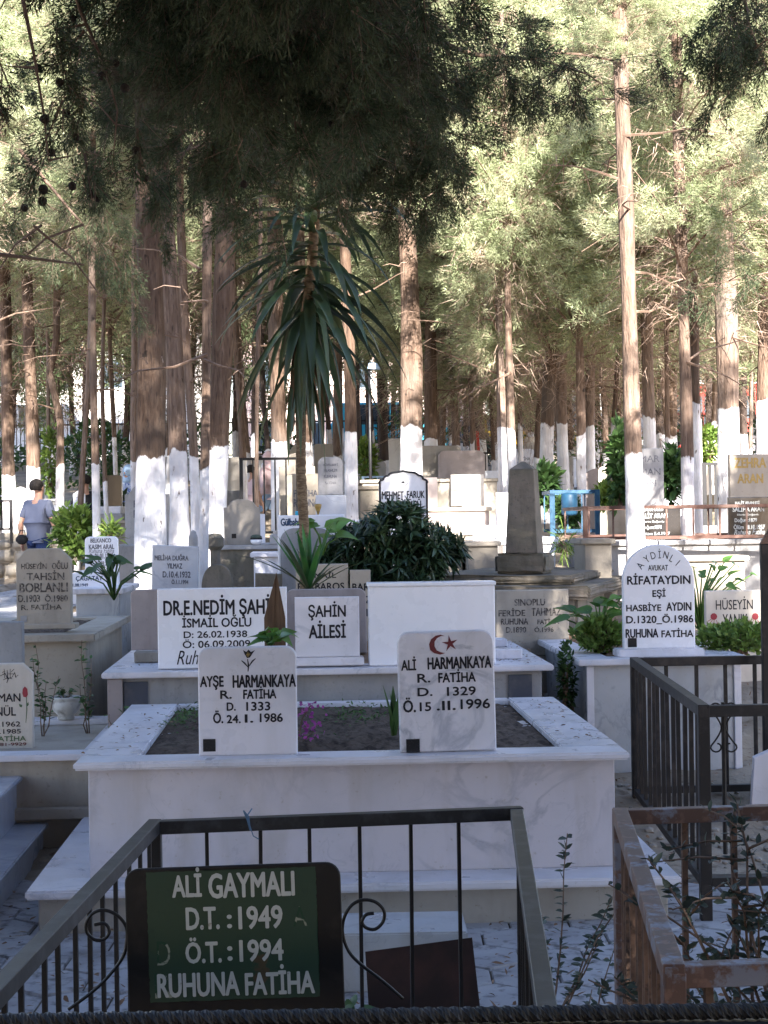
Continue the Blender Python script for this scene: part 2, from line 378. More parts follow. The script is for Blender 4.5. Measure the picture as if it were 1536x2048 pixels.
def scatter(T, pos, D, ln, wd, Uh=None):
    V, Fq = T; N = len(pos)
    ln = np.broadcast_to(ln, N); wd = np.broadcast_to(wd, N)
    R = frames(D, Uh)
    S = np.stack([wd, ln, np.broadcast_to(wd, N) if T is NEEDLE else ln], 1)
    L = V[None] * S[:, None, :]
    if T is not NEEDLE: L[:, :, 2] = V[None, :, 2] * np.where(np.abs(V[:, 0])[None] > 0, wd[:, None], wd[:, None])
    Wd = np.einsum('nij,nkj->nki', R, L) + pos[:, None, :]
    k = len(V)
    return Wd.reshape(-1, 3), (Fq[None] + (np.arange(N) * k)[:, None, None]).reshape(-1, Fq.shape[1])
def cat(parts):
    Vs, Fs, o = [], [], 0
    for V, Fq in parts: Vs.append(V); Fs.append(Fq + o); o += len(V)
    return np.concatenate(Vs), np.concatenate(Fs)

# ------------------------------------------------------------------ text
def text_geo(s, bold=0.0, shear=0.0):
    cu = bpy.data.curves.new('t', 'FONT'); cu.body = s; cu.size = 1; cu.shear = shear; cu.resolution_u = 3
    o = bpy.data.objects.new('t', cu); C.objects.link(o)
    dg = bpy.context.evaluated_depsgraph_get(); dg.update()
    me = bpy.data.meshes.new_from_object(o.evaluated_get(dg))
    V = np.array([v.co[:] for v in me.vertices]); Fs = [tuple(p.vertices) for p in me.polygons]
    bpy.data.objects.remove(o); bpy.data.curves.remove(cu); bpy.data.meshes.remove(me)
    return V, Fs
def text_lines(lines, plane, mat, parent, name='inscription', thick=.0018, bold=.024, shear=0.0):
    """lines: (string, x0, y0, x1, y1) ink boxes in photo pixels; plane(px, py) -> local (u, v) on the face"""
    AV, AF, o = [], [], 0
    for ln in lines:
        s, x0, y0, x1, y1 = ln[:5]
        V, Fs = text_geo(s, ln[5] if len(ln) > 5 else bold, shear)
        if not len(V): continue
        mn = V.min(0); mx = V.max(0)
        uc, vc = plane((x0 + x1) / 2, (y0 + y1) / 2); u0, _ = plane(x0, (y0 + y1) / 2); u1, _ = plane(x1, (y0 + y1) / 2)
        _, va = plane((x0 + x1) / 2, y0); _, vb = plane((x0 + x1) / 2, y1)
        sx = abs(u1 - u0) / (mx[0] - mn[0]); sz = abs(va - vb) / (mx[1] - mn[1])
        n = len(V); bd = (ln[5] if len(ln) > 5 else bold)
        shifts = [(0, 0)] if bd <= 0 else [(0, 0), (bd, 0), (-bd, 0), (0, bd), (0, -bd), (bd * .7, bd * .7), (-bd * .7, -bd * .7), (-bd * .7, bd * .7), (bd * .7, -bd * .7)]
        for q, (du, dv) in enumerate(shifts):
            W = np.zeros((n, 3))
            W[:, 0] = uc + (V[:, 0] - (mn[0] + mx[0]) / 2) * sx + du * sz; W[:, 2] = vc + (V[:, 1] - (mn[1] + mx[1]) / 2) * sz + dv * sz
            W[:, 1] = -thick + .00008 * q
            AV.append(W); AF += [tuple(i + o for i in f) for f in Fs]; o += n
    return raw(name, np.concatenate(AV), AF, mat, parent)

# ------------------------------------------------------------------ generic headstone and grave box
def outline(shape, w, h, r=None):
    r = r or w * .14; hw = w / 2; p = [(-hw, 0), (hw, 0)]
    if shape == 'rect': p += [(hw, h), (-hw, h)]
    elif shape == 'round':
        p += [(hw - r + r * math.cos(a), h - r + r * math.sin(a)) for a in np.linspace(0, PI / 2, 7)]
        p += [(-hw + r + r * math.cos(a), h - r + r * math.sin(a)) for a in np.linspace(PI / 2, PI, 7)]
    elif shape == 'arch':
        p += [(hw * math.cos(a), h - hw + hw * math.sin(a)) for a in np.linspace(0, PI, 21)]
    elif shape == 'low_arch':
        k = h * .18; p += [(hw, h - k), (hw * .82, h - k), (hw * .78, h - k * .8)] + [(hw * .72 * math.cos(a), h - k * .8 + k * .8 * math.sin(a)) for a in np.linspace(.15, PI - .15, 13)] + [(-hw * .78, h - k * .8), (-hw * .82, h - k), (-hw, h - k)]
    elif shape == 'clip': p += [(hw, h - r), (hw - r, h), (-hw + r, h), (-hw, h - r)]
    elif shape == 'clipr': p += [(hw, h - r), (hw - r, h), (-hw, h)]
    elif shape == 'point': p += [(hw, h - hw * .7), (0, h), (-hw, h - hw * .7)]
    elif shape == 'gothic': p += [(hw * math.cos(a) ** .8, h * .35 + h * .65 * math.sin(a) ** 1.0) for a in np.linspace(0.02, PI / 2, 9)] + [(-hw * math.cos(a) ** .8, h * .35 + h * .65 * math.sin(a)) for a in np.linspace(PI / 2 - .05, .02, 9)]
    elif shape == 'slant': p += [(hw, h * .97), (-hw, h)]
    elif shape == 'ornate':
        s = []
        s += [(hw, h * .80)]
        s += [(hw * (.86 + .14 * math.cos(a)), h * (.80 + .055 * math.sin(a))) for a in np.linspace(0, PI * .55, 5)]
        s += [(hw * (.62 + .20 * math.cos(a)), h * (.865 + .06 * math.sin(a))) for a in np.linspace(0, PI * .5, 5)]
        s += [(hw * (.22 + .38 * math.cos(a)), h * (.93 + .05 * math.sin(a))) for a in np.linspace(0.1, PI * .5, 5)]
        p += s + [(0, h)] + [(-x, z) for x, z in s[::-1]]
    return p
class Stone:
    def __init__(s, name, label, cat, x0, x1, yt, yb, Y, shape='rect', mat='marble', thick=.05, yaw=2.5, r=None, lean=0.0, foot=0.0, group=None, tilt=0.0):
        cx = (x0 + x1) / 2; s.Y = Y
        b = P(cx, yb, Y); t = P(cx, yt, Y); mid = P(cx, (yt + yb) / 2, Y)
        s.w = (x1 - x0) / F * Y; s.h = t.z - b.z; s.x = mid.x; s.z = b.z
        s.o = thing(name, label, cat, (mid.x, Y, b.z - foot), math.radians(yaw), group)
        s.o.rotation_euler = (math.radians(lean), math.radians(tilt), math.radians(yaw))
        s.foot = foot
        pts = [(x, z + foot if z > 0 else 0) for x, z in outline(shape, s.w, s.h, r)]
        s.pts = pts
        B().prism(pts, 0, thick, min(.005, s.w * .02)).build('slab', M[mat], s.o)
    def plane(s, px, py):
        p = P(px, py, s.Y); return p.x - s.x, p.z - s.z + s.foot
    def text(s, lines, mat='paint', name='inscription', **k):
        text_lines(lines, s.plane, M[mat], s.o, name, **k); return s
    def plate(s, px, py, sz, mat='granite'):
        u, v = s.plane(px, py); q = sz / F * s.Y / 2
        B().box(u - q, u + q, -.004, .0, v - q, v + q, .001).build('small_plaque', M[mat], s.o); return s
    def strokes(s, paths, mat, name, wpx=3):
        """painted line motif: each path is a list of (px, py)"""
        b = B()
        for pth in paths:
            q = [s.plane(*p) for p in pth]
            wd = wpx / F * s.Y / 2
            L_, R_ = [], []
            for i, (u, v) in enumerate(q):
                a = q[max(i - 1, 0)]; c = q[min(i + 1, len(q) - 1)]; d = Vector((c[0] - a[0], c[1] - a[1])); d = d.normalized() if d.length > 0 else Vector((1, 0))
                k = wd * (.5 if i in (0, len(q) - 1) else 1)
                L_.append(b.bm.verts.new((u - d.y * k, -.0015, v + d.x * k))); R_.append(b.bm.verts.new((u + d.y * k, -.0015, v - d.x * k)))
            for i in range(len(q) - 1): b.bm.faces.new((L_[i], L_[i + 1], R_[i + 1], R_[i]))
        b.build(name, M[mat], s.o); return s
    def fill(s, polys, mat, name):
        b = B()
        for k, pl in enumerate(polys):
            vs = [b.bm.verts.new((s.plane(*p)[0], -.0018 - .0002 * k, s.plane(*p)[1])) for p in pl]
            for t3 in tessellate_polygon([[v.co for v in vs]]): b.bm.faces.new([vs[i] for i in t3])
        b.build(name, M[mat], s.o); return s

def soil_sheet(name, x0, x1, y0, y1, z, parent, mat='soil', amp=.02, n=26, mound=.0):
    V = []; Fq = []
    for j in range(n + 1):
        for i in range(n + 1):
            u, v = i / n, j / n; e = min(u, 1 - u, v, 1 - v)
            V.append((x0 + (x1 - x0) * u, y0 + (y1 - y0) * v, z + mound * min(1, e * 5) + random.uniform(-amp, amp) * (1 if e > 0 else 0)))
    for j in range(n):
        for i in range(n): a = j * (n + 1) + i; Fq.append((a, a + 1, a + n + 2, a + n + 1))
    return raw(name, V, Fq, M[mat], parent, smooth=True)

def box_grave(label, cx, cy, W, L, ztop, zbot, yaw=2.5, top='marble', wall='marble_wall', t=.03, over=.05, border=None, soilmat='soil', mound=.0, name='box_grave', cat='grave', bedz=-.02, bf=None, bb=None, group=None):
    """cx, cy: centre of the front edge; front towards the camera"""
    o = thing(name, label, cat, (cx, cy, zbot), math.radians(yaw), group); H = ztop - zbot
    hw = W / 2
    B().box(-hw + over, hw - over, over, L - over, 0, H - t, .004).build('wall', M[wall], o)
    if border is None:
        B().box(-hw, hw, 0, L, H - t, H, .006, 2).build('cover_slab', M[top], o)
    else:
        bf = bf or border; bb = bb or border; b = B()
        b.box(-hw, hw, 0, bf, H - t, H, .006, 2).box(-hw, hw, L - bb, L, H - t, H, .006, 2)
        b.box(-hw, -hw + border, bf + .001, L - bb - .001, H - t, H, .006, 2).box(hw - border, hw, bf + .001, L - bb - .001, H - t, H, .006, 2)
        b.build('cover_slab', M[top], o)
        soil_sheet('soil', -hw + border - .01, hw - border + .01, bf - .01, L - bb + .01, H + bedz, o, soilmat, .012, 30, mound)
    return o

# ================================================================== TERRAIN
def axis(a, b, fine0, fine1, df, dc):
    v = list(np.arange(fine0, fine1, df)); x = fine0; st = df
    while x > a: st *= 1.25; st = min(st, dc); x -= st; v.insert(0, x)
    x = v[-1]; st = df
    while x < b: st *= 1.12; st = min(st, dc); x += st; v.append(x)
    return np.array(v)
XS = axis(-90, 90, -4, 5, .09, 6); YS = axis(-40, 160, 5, 14, .09, 5)
gx, gy = np.meshgrid(XS, YS); gz = G(gx, gy)
amp = np.where(gy > 7.6, .018, .0) + np.where(gy > 20, .03, 0)
gz = gz + RG.normal(size=gz.shape) * amp * .6
V = np.stack([gx, gy, gz], -1).reshape(-1, 3); nx = len(XS)
ii = (np.arange(len(YS) - 1)[:, None] * nx + np.arange(nx - 1)[None]).ravel()
tag(raw('ground', V, np.stack([ii, ii + 1, ii + nx + 1, ii + nx], 1), M['ground'], smooth=True), kind='structure')

# hexagonal pavers near the camera
b = B(); R_ = .135
for j in range(-2, 24):
    for i in range(-9, 14):
        x = i * R_ * math.sqrt(3) + (j % 2) * R_ * math.sqrt(3) / 2; y = 3.2 + j * R_ * 1.5 * 1.25
        if y > 7.45 or (x > 1.05 and y > 7.2): continue
        h = .012 + random.uniform(-.003, .003)
        top = []; bot = []
        for k in range(6):
            a = PI / 6 + k * PI / 3
            top.append(b.bm.verts.new((x + (R_ - .009) * math.cos(a), y + 1.25 * (R_ - .009) * math.sin(a), h + random.uniform(-.002, .002))))
            bot.append(b.bm.verts.new((x + (R_ - .003) * math.cos(a), y + 1.25 * (R_ - .003) * math.sin(a), .003)))
        b.bm.faces.new(top)
        for k in range(6): b.bm.faces.new((bot[k], bot[(k + 1) % 6], top[(k + 1) % 6], top[k]))
tag(b.build('paved_path', M['paver']), kind='structure')
V = [(-6, -3, .004), (6, -3, .004), (6, 7.35, .004), (-6, 7.35, .004)]
tag(raw('path_bed', V, [(0, 1, 2, 3)], M['joint']), kind='structure')
# light path on the left further back
V = []; Fq = []
for j, y in enumerate(np.linspace(12.5, 24.5, 25)):
    for i, fx in enumerate(np.linspace(-.36, -.185, 5)):
        V.append((fx * y, y, g(fx * y, y) + .03))
for j in range(24):
    for i in range(4): a = j * 5 + i; Fq.append((a, a + 1, a + 6, a + 5))
tag(raw('side_path', V, Fq, M['paver'], smooth=True), kind='structure')
# leaf litter
N = 4600
py_ = 4.0 + 18 * RG.uniform(0, 1, N) ** 1.6; px_ = RG.uniform(-.3, .3, N) * py_
pz = G(px_, py_) + .025
tag(raw('fallen_leaves', *scatter(LENS, np.stack([px_, py_, pz], 1), np.stack([RG.normal(size=N), RG.normal(size=N), RG.normal(size=N) * .25], 1), RG.uniform(.02, .05, N), RG.uniform(.006, .018, N), np.tile([0, 0, 1.], (N, 1)) + RG.normal(size=(N, 3)) * .3), M['litter']), kind='stuff')
N = 330; rg = np.random.default_rng(77)
q_ = np.concatenate([np.stack([rg.uniform(.45, .88, 200), rg.uniform(9.1, 11.3, 200), np.full(200, .803)], 1), np.stack([rg.uniform(-1.45, -1.2, 40), rg.uniform(9.1, 11, 40), np.full(40, .803)], 1), np.stack([rg.uniform(.72, .9, 45), rg.uniform(6.8, 8.5, 45), np.full(45, .666)], 1), np.stack([rg.uniform(-1.25, -1.02, 45), rg.uniform(6.7, 8.5, 45), np.full(45, .666)], 1)])
N = len(q_)
tag(raw('fallen_needles', *scatter(LENS, q_, np.stack([rg.normal(size=N), rg.normal(size=N), rg.normal(size=N) * .15], 1), rg.uniform(.012, .035, N), rg.uniform(.004, .012, N), np.tile([0, 0, 1.], (N, 1)) + rg.normal(size=(N, 3)) * .3), M['litter']), kind='stuff')
# gravel / stones on bare ground at the right
N = 500; b = B()
for k in range(N):
    y = random.uniform(7.3, 12); x = random.uniform(1.0, 2.6) if y < 9 else random.uniform(.95, 1.2); r = random.uniform(.006, .028)
    b.ball((x, y, g(x, y) + r * .3), r, 1, (1, 1, .6))
tag(b.build('gravel', M['tan']), kind='stuff')

# ================================================================== MAIN GRAVE
YW = math.radians(2.5)
gr = thing('double_grave', 'raised white marble double grave with stepped base and dark soil bed', 'grave', (-.135, 6.545, 0), YW)
HW = 1.105; LZ = .66
B().box(-HW - .13, HW + .13, -.07, 2.25, 0, .155, .006).build('plinth', M['marble_stain'], gr)
B().box(-HW - .17, HW + .17, -.14, 2.3, .155, .19, .008, 2).build('step_slab', M['marble'], gr)
B().box(-HW + .05, HW - .05, .075, 2.04, .19, LZ - .032, .003).build('wall', M['marble_wall'], gr)
b = B()
b.box(-HW, HW, 0, .205, LZ - .032, LZ, .009, 3).box(-HW, -HW + .245, .206, 2.08, LZ - .032, LZ, .006, 2).box(HW - .245, HW, .206, 2.08, LZ - .032, LZ, .006, 2)
b.box(-HW + .246, HW - .246, 1.98, 2.08, LZ - .032, LZ, .006, 2)
b.build('cover_slab', M['marble'], gr)
soil_sheet('soil', -HW + .24, HW - .24, .2, 1.985, LZ - .03, gr, 'soil', .014, 46, .035)

s = Stone('headstone', 'white headstone with a painted tulip above the name Ayşe on the double grave', 'headstone', 397, 594, 1294, 1511, 6.66, 'round', 'marble', .05, r=.045)
s.text([('AYŞE', 401, 1351, 447, 1379), ('HARMANKAYA', 466, 1350, 591, 1374), ('R.', 441, 1381, 463, 1397), ('FATİHA', 487, 1373, 552, 1397), ('D.', 454, 1405, 471, 1421), ('1333', 493, 1404, 540, 1421), ('Ö.', 427, 1421, 446, 1446), ('24.', 454, 1430, 481, 1446), ('I.', 490, 1429, 506, 1445), ('1986', 520, 1427, 565, 1444)])
s.strokes([[(496, 1343), (497, 1330), (495, 1318)], [(483, 1321), (489, 1326), (496, 1334)], [(511, 1317), (505, 1322), (498, 1332)]], 'paint', 'tulip_stem', 3)
s.fill([[(486, 1300), (489, 1308), (494, 1316), (500, 1315), (505, 1307), (510, 1300), (502, 1304), (497, 1299), (493, 1304)]], 'paint', 'tulip_flower')
s.fill([[(495, 1303), (492, 1310), (496, 1314), (501, 1308)]], 'paint_gold', 'tulip_heart')
s.plate(419, 1490, 25)
s = Stone('headstone', 'white headstone with red crescent and star above the name Ali', 'headstone', 799, 992, 1262, 1503, 6.66, 'round', 'marble', .05, r=.05, tilt=-.8)
s.text([('ALİ', 805, 1312, 834, 1339), ('HARMANKAYA', 858, 1314, 985, 1337), ('R.', 837, 1347, 862, 1364), ('FATİHA', 879, 1339, 953, 1364), ('D.', 837, 1375, 866, 1391), ('1329', 896, 1374, 953, 1391), ('Ö.', 808, 1394, 832, 1423), ('15', 841, 1404, 863, 1421), ('.II.', 875, 1402, 912, 1420), ('1996', 923, 1399, 981, 1418)])
cr = [(893, 1272), (884, 1269), (874, 1271), (865, 1278), (861, 1288), (863, 1299), (871, 1306), (883, 1309), (893, 1306)] + [(884, 1304), (876, 1300), (872, 1292), (872, 1283), (877, 1276), (885, 1272)]
s.fill([cr], 'paint_red', 'crescent')
st = []
for k in range(10):
    a = PI / 2 + k * PI / 5 + .15; rr = 17 if k % 2 == 0 else 5.2
    st.append((903 + rr * math.cos(a), 1287 - rr * math.sin(a)))
s.fill([st], 'paint_red', 'star'); s.plate(826, 1490, 27)

# ================================================================== ŞAHİN GRAVE
sg = box_grave('low white marble family grave with dark corner panels behind the double grave', -.31, 8.97, 2.46, 2.55, .795, .08, 3, 'marble', 'grey', .032, .06, .30, 'litter', .03, name='family_grave')
for sx in (-1, 1):
    B().box(sx * 1.05 - .065, sx * 1.05 + .065, .045, .0595, 0, .66, .002).build('corner_panel', M['dark_panel'], sg)
B().box(-1.2, -1.12, .02, .2, 0, .68, .004).build('corner_pillar', M['rose'], sg)
s = Stone('headstone', 'large white landscape headstone of a doctor with black lettering, half behind the pointed board', 'headstone', 316, 574, 1176, 1336, 9.06, 'rect', 'marble_pure', .07, yaw=3)
s.text([('DR.E.NEDİM ŞAHİN', 328, 1190, 560, 1237), ('İSMAİL OĞLU', 365, 1230, 502, 1254), ('D: 26.02.1938', 368, 1262, 494, 1275), ('Ö: 06.09.2009', 366, 1278, 500, 1295)], bold=.02)
s.text([('Ruhuna Fatiha', 354, 1300, 510, 1328, .0)], shear=.35, name='farewell_line')
s = Stone('headstone', 'small square white headstone reading ŞAHİN AİLESİ on a white foot block', 'headstone', 590, 719, 1194, 1314, 9.10, 'rect', 'marble', .05, yaw=3)
s.text([('ŞAHİN', 617, 1203, 691, 1240), ('AİLESİ', 618, 1241, 691, 1276)], bold=.02)
B().box(-.205, .2, -.04, .09, -.045, -.001, .006, 2).build('foot_block', M['marble'], s.o)
s = Stone('headstone', 'blank bright white slab with no writing, tallest block on the family grave', 'headstone', 738, 991, 1172, 1330, 9.1, 'rect', 'marble_pure', .14, yaw=3)
hw_ = s.w / 2; B().box(-hw_ - .006, hw_ + .006, -.008, .15, s.h, s.h + .022, .004).build('top_cap', M['marble_pure'], s.o)
s = Stone('headstone', 'plain rose grey headstone back peeking out left of the doctor stone', 'headstone', 262, 372, 1179, 1300, 9.75, 'round', 'rose', .06, yaw=3, r=.03)
s = Stone('headstone', 'rose grey round cornered headstone standing behind the small square white one', 'headstone', 573, 733, 1178, 1308, 9.75, 'round', 'rose', .06, yaw=3, r=.045)
for (x0, x1, y0, y1, Y, nm, lb, mt) in [(984, 1045, 1298, 1316, 9.4, 'marble_offcut', 'short white marble block lying right of the blank white slab', 'marble'),
                              (268, 330, 1310, 1329, 9.5, 'stone_block', 'rough tan stone block beside the doctor stone', 'tan'),
                              (990, 1015, 1258, 1272, 10.3, 'marble_offcut', 'little white marble piece at the back of the family grave', 'marble')]:
    a = P(x0, y1, Y); c = P(x1, y0, Y)
    o = thing(nm, lb, 'stone block', (a.x, Y, .796), math.radians(4)); B().box(0, c.x - a.x, 0, .12, 0, c.z - a.z + .01, .006).rough(.003).build('block', M[mt], o)
# brown pointed board
o = thing('pointed_board', 'brown pointed wooden grave marker board behind the tulip headstone', 'grave marker', (P(551, 1290, 8.15).x, 8.15, .63), math.radians(6))
z = lambda py: P(551, py, 8.15).z - .63
wx = lambda px: (px - 551) / F * 8.15
B().prism([(wx(531), 0), (wx(571), 0), (wx(571), z(1236)), (wx(555), z(1145)), (wx(529), z(1236))], 0, .02, .002).build('board', M['plank'], o)
B().prism([(wx(545), 0), (wx(571.5), 0), (wx(571.5), z(1236)), (wx(555), z(1146))], -.004, -.0005, 0).build('board_rib', M['plank'], o)

# ================================================================== LEFT GRAVES
yL = math.radians(2.9)
o = thing('tiered_grave', 'low two tier grave of polished grey blue marble at the left edge', 'grave', (-1.81, 8.85, 0), yL)
B().box(-1.2, .095, -4.0, .02, 0, .135, .003).build('lower_wall', M['marble_blue'], o)
B().box(-1.25, .12, -4.0, .04, .135, .16, .006, 2).build('lower_slab', M['marble_blue'], o)
B().box(-1.15, -.03, -4.0, -.02, .16, .362, .003).build('upper_wall', M['marble_blue'], o)
B().box(-1.2, 0, -4.0, 0, .362, .387, .006, 2).build('upper_slab', M['marble_blue'], o)
B().box(-.42, -.36, -3.9, -.35, .387, .41, .006, 2).build('bed_kerb', M['marble_blue'], o)
s = Stone('headstone', 'white headstone with a red rose and Arabic line cut by the left edge', 'headstone', -118, 65, 1328, 1527, 8.43, 'clipr', 'marble_warm', .05, yaw=3, r=.05)
s.text([('SÜLEYMAN', -62, 1384, 40, 1404), ('GÖNÜL', -42, 1411, 31, 1432), ('D: 05.08.1962', -72, 1444, 40, 1454), ('Ö: 12.06.1985', -72, 1457, 41, 1468)], bold=.015)
s.text([('RUHUNA FATİHA', -90, 1470, 51, 1483)], 'paint_green', 'farewell_line')
s.text([('0507-881-9929', -45, 1486, 52, 1492)], 'paint_red', 'phone_line')
s.strokes([[(0, 1352), (10, 1347), (14, 1356), (6, 1360)], [(8, 1338), (9, 1356)], [(14, 1340), (15, 1358), (24, 1354)], [(20, 1338), (20, 1356)], [(24, 1354), (29, 1345), (31, 1355), (36, 1350)], [(13, 1366), (17, 1356), (24, 1358)], [(22, 1344), (28, 1338)], [(16, 1348), (30, 1348)], [(4, 1345), (9, 1343)]], 'paint', 'arabic_line', 2)
s.strokes([[(52, 1388), (53, 1420), (51, 1446)]], 'paint_green', 'rose_stem', 2)
s.fill([[(45, 1378), (49, 1373), (54, 1378), (55, 1390), (52, 1395), (46, 1394), (44, 1387)]], 'paint_rose', 'rose_flower')
s.fill([[(37, 1408), (44, 1410), (43, 1415), (39, 1414)], [(52, 1410), (56, 1404), (57, 1410), (53, 1414)]], 'paint_green', 'rose_leaves')
s = Stone('headstone', 'weathered slanted grey stone at the left edge behind the rose headstone', 'headstone', -40, 44, 1242, 1336, 9.35, 'slant', 'grey', .08, foot=.55)
lg = box_grave('small kerbed grave with white rim left of the double grave', -1.83, 7.95, 1.02, 1.6, .49, 0, 3, 'marble', 'travertine', .03, .04, .17, 'soil', .0, bedz=-.06)
B().box(-.46, .46, -.02, .03, .18, .235, .004).build('ledge', M['travertine'], lg)
tg = box_grave('tall beige slab grave with dappled front below the clipped corner headstone', -2.27, 10.02, 1.0, 2.0, .93, 0, 2.5, 'travertine', 'travertine', .045, .06, .22, 'soil', .0)
s = Stone('headstone', 'beige clipped corner headstone of Tahsin with worn carved lettering', 'headstone', 33, 141, 1097, 1257, 10.25, 'clip', 'travertine', .09, r=.07)
s.text([('HÜSEYİN', 43, 1124, 93, 1138), ('OĞLU', 104, 1121, 135, 1138), ('TAHSİN', 54, 1141, 128, 1160), ('BOBLANLI', 40, 1166, 135, 1184), ('D.1903', 37, 1190, 80, 1204), ('Ö.1980', 90, 1188, 135, 1203), ('R.', 43, 1210, 56, 1220), ('FATİHA', 63, 1206, 123, 1219)], 'paint_worn')
s.plate(48, 1238, 13, 'grey')
B().box(-.20, .20, -.03, .12, -.002, .03, .004).build('foot_block', M['travertine'], s.o)
o = thing('flower_pot', 'white urn shaped pot on the kerb of the small grave', 'pot', (P(129, 1450, 9.35).x, 9.4, .49))
B().lathe([(.045, 0), (.05, .01), (.045, .025), (.07, .05), (.085, .085), (.08, .1), (.078, .108), (.088, .12), (.09, .13), (.075, .13), (.07, .11)], 24).build('urn', M['pot'], o, True)
soilm = B().lathe([(.001, .115), (.072, .115)], 16).build('pot_soil', M['soil'], o)

# ================================================================== RIGHT GRAVES
ag = box_grave('white marble grave with ivy on its soil under the round topped headstone', 1.57, 9.28, .98, 2.3, .8, .1, 3, 'marble', 'marble_panel', .035, .05, .20, 'litter', .04)
for sx in (-.42, .42): B().box(sx - .02, sx + .02, .035, .05, 0, .66, .002).build('corner_strip', M['marble'], ag)
s = Stone('headstone', 'tall white round topped headstone of the lawyer Rifat Aydın', 'headstone', 1246, 1390, 1089, 1297, 9.45, 'arch', 'marble_pure', .05, yaw=3)
s.text([('AVUKAT', 1296, 1130, 1336, 1141, .005), ('RİFATAYDIN', 1254, 1146, 1381, 1168), ('EŞİ', 1305, 1176, 1331, 1197), ('HASBİYE', 1252, 1205, 1322, 1222), ('AYDIN', 1333, 1205, 1383, 1221), ('D.1320_Ö.1986', 1252, 1228, 1387, 1248), ('RUHUNA', 1251, 1258, 1316, 1275), ('FATİHA', 1323, 1256, 1387, 1274)])
for ch, x, y, a in [('A', 1280, 1131, 52), ('Y', 1293, 1118, 34), ('D', 1306, 1111, 14), ('İ', 1319, 1107, 2), ('N', 1332, 1110, -16), ('L', 1344, 1117, -30), ('I', 1356, 1126, -42)]:
    V, Fs = text_geo(ch, .01); V[:, 0] -= (V[:, 0].min() + V[:, 0].max()) / 2; V[:, 1] -= V[:, 1].min() + (V[:, 1].max() - V[:, 1].min()) / 2
    k = 15 / F * 9.45 / .72; ca, sa = math.cos(math.radians(a)), math.sin(math.radians(a)); u, v = s.plane(x, y)
    W = np.stack([u + (V[:, 0] * .75 * ca - V[:, 1] * sa) * k, np.full(len(V), -.0015), v + (V[:, 0] * .75 * sa + V[:, 1] * ca) * k], 1)
    raw('arched_letter', W, Fs, M['paint'], s.o)
B().box(-.25, .245, -.06, .12, -.045, .0, .006, 2).build('foot_block', M['marble'], s.o); s.plate(1264, 1285, 18)
s = Stone('headstone', 'small white headstone of Hüseyin with red flowers beside the name, right edge', 'headstone', 1411, 1527, 1181, 1264, 11.0, 'rect', 'marble_warm', .05, yaw=3, foot=.6)
s.text([('HÜSEYİN', 1431, 1193, 1506, 1219), ('YANIK', 1445, 1228, 1496, 1254)], 'paint', bold=.005)
for cx in (1428, 1512):
    s.fill([[(cx - 1 + 7 * math.cos(a), 1233 + 7 * math.sin(a)) for a in np.linspace(0, 5.6, 9)]], 'paint_rose', 'red_flower')
    s.strokes([[(cx - 6, 1238), (cx - 14, 1243)], [(cx, 1238), (cx - 2, 1256)], [(cx - 4, 1240), (cx - 12, 1252)], [(cx + 4, 1240), (cx + 8, 1250)]], 'paint_rose', 'flower_stem', 2)
s = Stone('headstone', 'white stone corner just showing at the right edge past the red flower headstone', 'headstone', 1527, 1600, 1222, 1262, 11.4, 'arch', 'marble_pure', .05, foot=.5)
o = thing('leaning_slab', 'white marble slab leaning by the fence at the right edge', 'marble slab', (P(1500, 1600, 8.3).x, 8.3, .1), math.radians(-8))
B().prism([(0, 0), (.5, -.25), (.5, .5), (.02, .28)], 0, .06, .006).build('slab', M['marble'], o)

# obelisk monument
mo = thing('obelisk_monument', 'weathered grey stone obelisk on a stepped base over a broad slab tomb', 'monument', (P(1050, 1150, 12.4).x, 12.4, 0), math.radians(-16))
zt = P(1062, 1148, 12.2).z
B().box(-.62, .48, -.55, 1.5, .3, zt - .16, .02, 2).rough(.006, 2).build('tomb_body', M['tan'], mo)
B().box(-.80, .60, -.72, 1.7, zt - .16, zt - .07, .015, 2).rough(.007, 3).build('lower_slab', M['mossy'], mo)
B().box(-.62, .45, -.5, 1.5, zt - .069, zt, .02, 2).rough(.008, 3).build('upper_slab', M['mossy'], mo)
B().box(-.19, .19, -.19, .19, zt + .001, zt + .15, .02, 2).rough(.005, 2).build('base_block', M['mossy'], mo)
B().box(-.122, .122, -.122, .122, zt + .151, zt + .78, .006, 1, taper=.74).rough(.002, 2).build('obelisk_shaft', M['mossy'], mo)
b = B().box(-.09, .09, -.09, .09, zt + .78, zt + .84, 0, taper=.12); b.build('obelisk_tip', M['mossy'], mo)
s = Stone('headstone', 'beige square headstone of Feride with worn letters under the grey monument slab', 'headstone', 992, 1138, 1180, 1312, 10.85, 'rect', 'travertine', .08, yaw=2)
s.text([('SINOPLU', 1029, 1198, 1090, 1211), ('FERİDE', 997, 1216, 1050, 1232), ('TAHMAZ', 1063, 1216, 1122, 1231), ('RUHUNA', 1002, 1237, 1056, 1249), ('FATİHA', 1075, 1236, 1118, 1248), ('D.1890', 1012, 1254, 1052, 1265), ('Ö.1996', 1069, 1253, 1107, 1264)], 'paint_worn')
fz = s.z
box_grave('beige slab tomb carrying the worn headstone of Feride', P(1060, 1312, 10.8).x, 10.8, .56, .9, fz - .002, .1, 2, 'travertine', 'travertine', .03, .0, name='slab_tomb')

